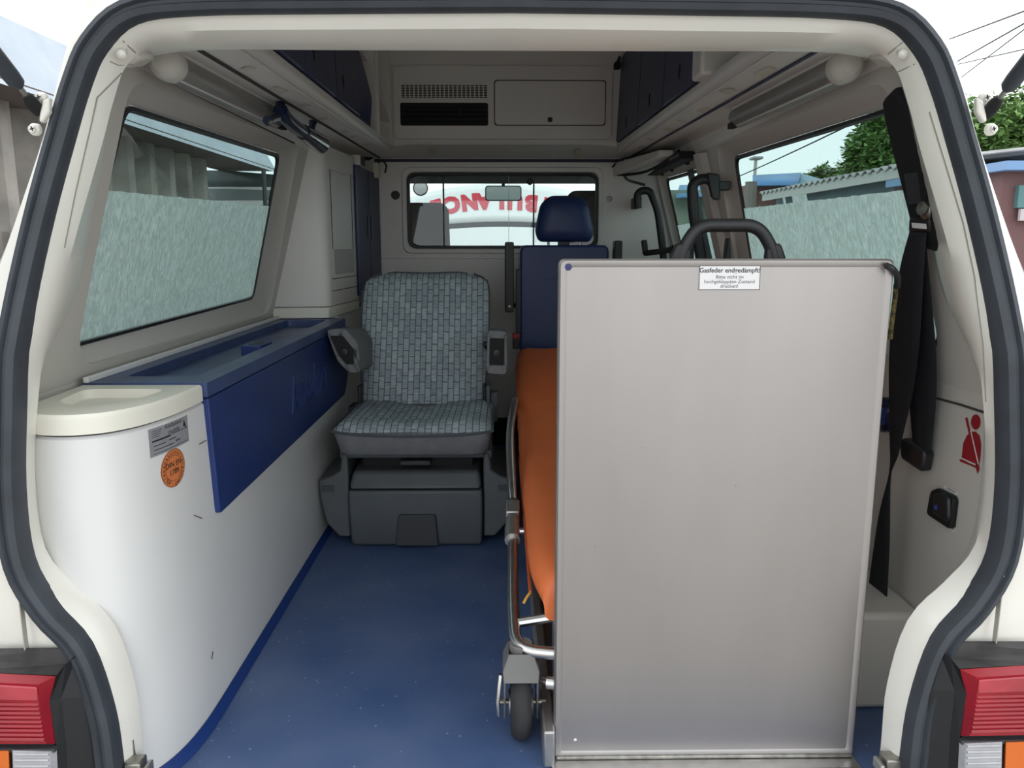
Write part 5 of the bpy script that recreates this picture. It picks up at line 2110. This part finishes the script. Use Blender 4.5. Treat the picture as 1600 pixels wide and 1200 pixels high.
# long shed on the left with deep eave
XS = -3.3
sh = thing('corrugated_shed', (XS - .8, 3.5, gz), 'long brown corrugated shed with a pale sheet eave beside the bench windows', 'shed')
yend = PX(323, 300, XS - .45).y
b = corrugated(XS - .45, -2.5, yend, gz, 2.05, .50, -.16)
b.build('corrugated_wall', mat('rusty_corrugated', (.30, .28, .25), .8, var=.35, vscale=3), sh, smooth=False, solid=.02)
b = B()
b.add([(XS - .45, yend, gz), (XS - 2.5, yend, gz), (XS - 2.5, yend, 2.0), (XS - .45, yend, 2.0)], [(0, 1, 2, 3)])
b.build('end_wall', mat('shed_end', (.2, .18, .16), .8), sh, smooth=False)
z_e0 = PX(430, 269, XS).z
z_e1 = PX(90, 36, XS).z
b = B()
ye = PX(432, 250, XS).y
b.prism([(XS, -2.5, z_e0), (XS, ye, z_e0), (XS - .30, ye, z_e1), (XS - .30, -2.5, z_e1)], (-.02, 0, .01))
b.build('eave_sheet', mat('pale_roof_sheet', (.42, .47, .53), .55, var=.12, vscale=2.5), sh)
b = B()
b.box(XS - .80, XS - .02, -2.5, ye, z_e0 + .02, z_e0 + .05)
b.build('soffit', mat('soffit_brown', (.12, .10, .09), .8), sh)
b = B()
yw = [(-.3, 0), (.5, .3), (1.1, .1)]
for k in range(5):
    y = 3.2 + k * .55
    b.box(XS - .55, XS - .42, y, y + .4, .80 + .12 * (k % 2), .95 + .12 * (k % 2))
b.build('stacked_board', mat('grey_boards', (.30, .28, .25), .8, var=.3), sh, smooth=False)
# parked white van beyond the shed
cz = thing('parked_van', (-4.4, 11.0, gz), 'white parked van with dark side windows beyond the corrugated shed', 'van')
def cp(px, py, Y=10.5):
    return PY(px, py, Y)
xa, xb = cp(300, 300).x, cp(470, 300).x
b = B()
side = rpoly([(-7.2, gz + .3), (-1.8, gz + .3), (-1.8, .9), (-2.3, 1.35), (-2.9, 1.95), (-7.2, 2.05)], .1, 4)
b.prism([(u, 10.5, v) for u, v in side], (0, 1.8, 0))
b.build('van_body', M_HOOD, cz)
b = B()
zA, zB = cp(380, 292).z, cp(380, 273).z
b.prism([(u, 10.495, v) for u, v in [(-7.0, zA), (-2.75, zA), (-3.0, zB - .02), (-4.0, zB + .06), (-7.0, zB + .06)]], (0, .01, 0))
b.build('side_window', mat('dark_car_glass', (.10, .12, .12), .1), cz)
b = B()
zA, zB = cp(380, 313).z, cp(380, 298).z
b.prism([(u, 10.495, v) for u, v in [(-7.0, zA), (-2.5, zA), (-2.6, zB - .02), (-4.0, zB + .03), (-7.0, zB + .03)]], (0, .01, 0))
b.build('side_panel', mat('grey_side_panel', (.24, .27, .27), .4), cz)
for x in (-6.0, -2.7):
    b = B()
    b.lathe((x, 10.48, gz + .33), (0, 1, 0), [(.1, 0), (.33, 0), (.33, .2), (.1, .2)], 24)
    b.build('wheel', M_TYRE, cz)
b = B()
q = cp(330, 317)
b.box(-7.0, -2.0, 10.30, 10.40, q.z - .10, q.z - .04)
pipe = tag(b.build('red_barrier_pipe', mat('dull_red', (.28, .10, .09), .6)), 'dull red horizontal rail in front of the parked van', 'rail') if False else b.build('red_side_strip', mat('dull_red', (.28, .10, .09), .6), cz)
b = B()
q = PX(413, 290, -3.2)
b.tube([(-3.2, q.y, gz), (-3.2, q.y, PX(413, 268, -3.2).z)], .03, 8)
tag(b.build('thin_pole', M_GREYP2), 'thin grey pole standing before the parked van', 'pole')

# right: sheds, trees, lamp, wires
sh2 = thing('grey_roofed_shed', (5.2, 9.5, gz), 'low slate blue shed under a grey corrugated roof beyond the stretcher side window', 'shed')
XR = 4.6
ze = 1.80
b = B()
b.box(XR + .15, XR + 2.2, 7.6, 12.6, gz, ze - .05)
b.build('shed_wall', mat('slate_blue_boards', (.16, .22, .26), .7, var=.2, vscale=2), sh2)
b = B()
n = 100
pts = [(7.4 + 5.3 * k / n, .03 * math.sin(k * 1.6)) for k in range(n + 1)]
b.loft([[(XR - .12, y, ze + .06 + d) for y, d in pts], [(XR + 1.2, y, ze + .20 + d) for y, d in pts], [(XR + 2.4, y, ze + .05 + d) for y, d in pts]], False)
b.build('corrugated_roof', mat('weathered_sheet', (.34, .34, .33), .6, var=.2, vscale=3), sh2, solid=.015, smooth=False)
b = B()
b.box(XR - .10, XR - .06, 7.4, 12.6, ze - .08, ze + .04)
b.build('fascia', mat('pale_fascia', (.52, .52, .50), .6), sh2)
b = B()
b.box(XR + .10, XR + .16, 7.7, 12.4, 1.30, 1.42)
b.build('wall_band', mat('pale_band', (.42, .47, .5), .6), sh2)
b = B()
b.box(XR + .10, XR + .16, 8.0, 9.6, .75, 1.2)
b.build('shutter', mat('steel_shutter', (.08, .11, .14), .5), sh2)
sh3 = thing('blue_roofed_shed', (6.2, 16, gz), 'brick red shed with a bright blue sheet roof behind the grey roofed shed', 'shed')
Yb3 = 15.5
def s3(px, py, dy=0):
    return PY(px, py, Yb3 + dy)
b = B()
a, c = s3(1166, 330), s3(1275, 289)
b.box(a.x, c.x + 1.0, Yb3, Yb3 + 3, gz, c.z)
b.build('shed_wall', mat('red_brown_wall', (.21, .11, .10), .8, var=.45, vscale=1.2), sh3)
b = B()
r0 = [s3(1178, 292, -.3), s3(1250, 292, -.3), s3(1262, 291, -.3)]
r1 = [s3(1186, 274, 1.2), s3(1245, 271, 1.2), s3(1256, 272, 1.2)]
b.loft([[s3(1176, 291, -.3), s3(1246, 290, -.3)], [s3(1176, 275, 1.5), s3(1252, 271, 1.5)]], False)
b.build('blue_roof', mat('blue_sheet_roof', (.10, .26, .52), .5, var=.2, vscale=2), sh3, solid=.02)
b = B()
b.loft([[s3(1246, 290, -.3), s3(1252, 271, 1.5)], [s3(1310, 291, -.1), s3(1296, 283, 1.5)]], False)
b.build('side_roof', mat('teal_sheet_roof', (.16, .30, .40), .5, var=.2, vscale=2), sh3, solid=.02)
b = B()
a = s3(1172, 320, -.6)
b.tube([(a.x, a.y, gz), (a.x, a.y, s3(1172, 284, -.6).z)], .12, 8)
b.build('timber_post', mat('weathered_timber', (.25, .22, .2), .8), sh3)
# small far green/tarp shed seen in the door window
sh4 = thing('tarp_shed', PY(1075, 330, 19), 'small shed with green wall and blue tarp roof seen past the door window', 'shed')
a, c = PY(1040, 350, 19), PY(1100, 297, 19)
b = B()
b.box(a.x, c.x + 1.5, 19, 21, gz, c.z)
b.build('shed_wall', mat('faded_green_wall', (.24, .30, .24), .8, var=.4, vscale=1), sh4)
b = B()
b.loft([[PY(1056, 308, 18.6), PY(1125, 305, 18.6)], [PY(1062, 289, 20), PY(1125, 287, 20)]], False)
b.build('tarp_roof', mat('blue_tarp', (.12, .28, .50), .5, var=.2, vscale=1), sh4, solid=.03)
# street lamp
lampp = PY(1181, 248, 22)
lp_ = thing('street_lamp', (lampp.x, 22, gz), 'distant street lamp with flat head above the blue roof', 'lamp')
b = B()
b.tube([(lampp.x - .04, 22, gz), (lampp.x, 22, lampp.z)], .05, 8)
b.build('lamp_post', M_ALUM, lp_)
b = B()
b.box(lampp.x - .14, lampp.x + .16, 21.8, 22.2, lampp.z - .03, lampp.z + .05)
for v in b.v:
    v.x = lampp.x + (v.x - lampp.x) * 1.0
b.build('lamp_head', mat('lamp_grey', (.35, .36, .36), .5), lp_, bevel=.03)
# overhead wires
def wire(p, q, label, sag=.1, r=.010):
    b = B()
    pts = [p.lerp(q, t / 12) - Vector((0, 0, sag * 4 * (t / 12) * (1 - t / 12))) for t in range(13)]
    b.tube(pts, r, 6)
    tag(b.build('overhead_wire', M_BLACK2), label, 'wire', 'overhead wires')
wire(PY(1100, 298, 24), PY(1420, 150, 9), 'single overhead wire rising past the tree', .05, .012)
wire(PY(1235, 275, 24), PY(1420, 212, 12), 'overhead wire running into the tree crown', .2, .010)
wire(PY(1238, 277, 24), PY(1420, 216, 12), 'overhead wire running into the tree crown', .3, .010)
wire(PY(1460, 70, 14), PY(1700, -20, 7), 'overhead wire in the open sky beside the gas strut', .0, .010)
wire(PY(1480, 105, 14), PY(1700, -20, 7), 'overhead wire in the open sky beside the gas strut', .0, .010)
wire(PY(1490, 130, 14), PY(1700, -30, 7), 'overhead wire in the open sky beside the gas strut', .0, .008)
wire(PY(1490, 102, 14), PY(1720, 50, 7), 'overhead wire in the open sky beside the gas strut', .0, .008)

def leafmat(name, c):
    m = mat(name, c, .55, var=.35, vscale=2.5)
    return m
def tree(name, base, blobs, nleaf, lsize, m, label, trunk_r=.12, seed=1):
    rnd = random.Random(seed)
    t = thing(name, base, label, 'tree')
    b = B()
    top = Vector(blobs[0][0])
    b.tube([base, Vector(base).lerp(top, .5) + Vector((.1, .1, 0)), top], [trunk_r, trunk_r * .7, trunk_r * .3], 8)
    for c, r in blobs[1:]:
        b.tube([Vector(base).lerp(top, .6), Vector(c)], [trunk_r * .4, trunk_r * .12], 6)
    b.build('trunk', mat('bark', (.16, .12, .09), .9, var=.3), t)
    b = B()
    tot = sum(r ** 2 for c, r in blobs)
    for c, r in blobs:
        c = Vector(c)
        nb = int(nleaf * r * r / tot)
        ncl = max(10, nb // 7)
        for i in range(ncl):
            d = Vector((rnd.gauss(0, 1), rnd.gauss(0, 1), rnd.gauss(0, 1))).normalized()
            p = c + Vector((d.x, d.y, d.z * .75)) * r * rnd.uniform(.55, 1.0)
            for j in range(7):
                a = Vector((rnd.gauss(0, 1), rnd.gauss(0, 1), rnd.gauss(0, .5) - .2)).normalized()
                s = a.cross(Vector((rnd.gauss(0, .4), rnd.gauss(0, .4), 1))).normalized()
                L = lsize * rnd.uniform(.7, 1.3)
                w = L * .24
                q = p + a * .03
                nrm = a.cross(s) * (L * .06)
                b.add([q, q + a * L * .55 + s * w + nrm, q + a * L, q + a * L * .55 - s * w + nrm], [(0, 1, 2, 3)])
    b.build('crown', m, t, smooth=False)['kind'] = 'stuff'
    return t
def tb(px, py, Y, r):
    return (tuple(PY(px, py, Y)), r)
Yt = 13.0
cB = PY(1450, 300, Yt)
tree('broadleaf_tree', (cB.x, Yt, gz), [tb(1450, 225, Yt, 1.25), tb(1395, 235, Yt - .3, .62), tb(1360, 232, Yt, .42), tb(1375, 205, Yt + .2, .45), tb(1345, 262, Yt, .38), tb(1385, 262, Yt - .4, .45), tb(1420, 200, Yt, .7),
      tb(1335, 232, Yt + .3, .22), tb(1330, 264, Yt + .3, .2), tb(1590, 215, Yt, 1.0), tb(1640, 205, Yt - 1, 1.1), tb(1560, 180, Yt, .45), tb(1540, 230, Yt, .8)], 26000, .13, leafmat('broad_leaves', (.15, .27, .075)),
     'big broadleaf tree rising behind the grey roofed shed', .16, 3)
cB = PY(1286, 280, 20)
tree('bushy_tree', (cB.x, 20, gz), [tb(1288, 277, 20, .45), tb(1302, 280, 20, .28), tb(1272, 280, 20, .25)], 1500, .16, leafmat('bush_leaves', (.16, .25, .08)), 'small distant bushy tree between the two sheds', .08, 5)
sh5 = thing('roadside_stall', PY(1600, 330, 5.2), 'roadside stall with blue roof edge and teal panel beyond the pillar beside the gas strut', 'stall')
a = PY(1569, 268, 5.2)
b = B()
b.box(a.x, a.x + 3, 5.2, 7.0, gz, PY(1590, 268, 5.2).z)
b.build('stall_wall', mat('stall_maroon', (.16, .08, .08), .7), sh5)
b = B()
b.box(a.x - .08, a.x + 3, 5.05, 7.0, PY(1590, 268, 5.2).z, PY(1590, 254, 5.2).z)
b.build('blue_roof_edge', mat('roof_edge_blue', (.18, .32, .55), .5), sh5)
b = B()
c = PY(1583, 325, 5.2)
b.box(c.x, a.x + 3, 5.15, 5.2, PY(1583, 325, 5.2).z, PY(1583, 290, 5.2).z)
b.build('teal_panel', mat('teal_board', (.10, .22, .22), .6), sh5)
b = B()
b.box(c.x + .02, a.x + 3, 5.13, 5.16, PY(1583, 345, 5.2).z, PY(1583, 327, 5.2).z)
b.build('pale_panel', mat('pale_board', (.55, .50, .52), .6), sh5)

# =================================================================== fine seams and painted crease shade of the rear pillar trims, laid on the surfaces they run over
bpy.context.view_layer.update()
DG = bpy.context.evaluated_depsgraph_get()
def on_surface(px, py):
    ok, loc, nrm, idx, ob, mtx = S.ray_cast(DG, CAM, ray(px, py).normalized())
    return loc - ray(px, py).normalized() * .0005 if ok and not ob.name.startswith('door_seal') else None
M_CREASE = mat('crease_shadow_gap', (.30, .285, .255), .8)
def seam(pts, r, owner, name, m=M_CREASE):
    path = []
    for (xa, ya), (xb, yb) in zip(pts[:-1], pts[1:]):
        n = max(2, int(math.hypot(xb - xa, yb - ya) / 12))
        for k in range(n):
            p = on_surface(xa + (xb - xa) * k / n, ya + (yb - ya) * k / n)
            if p and p.y < .6 and (not path or (p - path[-1]).length < .08):
                path.append(p)
    if len(path) > 2:
        b = B()
        b.tube(path, r, 5)
        b.build(name, m, owner)
seam([(172, 62), (192, 64), (222, 92)], .0010, wall_rear, 'cover_seam')
seam([(146, 84), (198, 108), (222, 94)], .0008, wall_rear, 'cover_seam')
seam([(1428, 64), (1410, 66), (1376, 94)], .0010, wall_rear, 'cover_seam')
seam([(1454, 88), (1404, 112), (1380, 96)], .0008, wall_rear, 'cover_seam')
seam([(190, 114), (152, 152), (140, 205), (118, 300), (98, 400)], .0012, wall_rear, 'trim_crease')  # shade of the pillar crease drawn as a thin darker line
seam([(1452, 175), (1478, 260), (1505, 350), (1522, 430), (1536, 540), (1541, 640)], .0012, wall_rear, 'trim_crease')
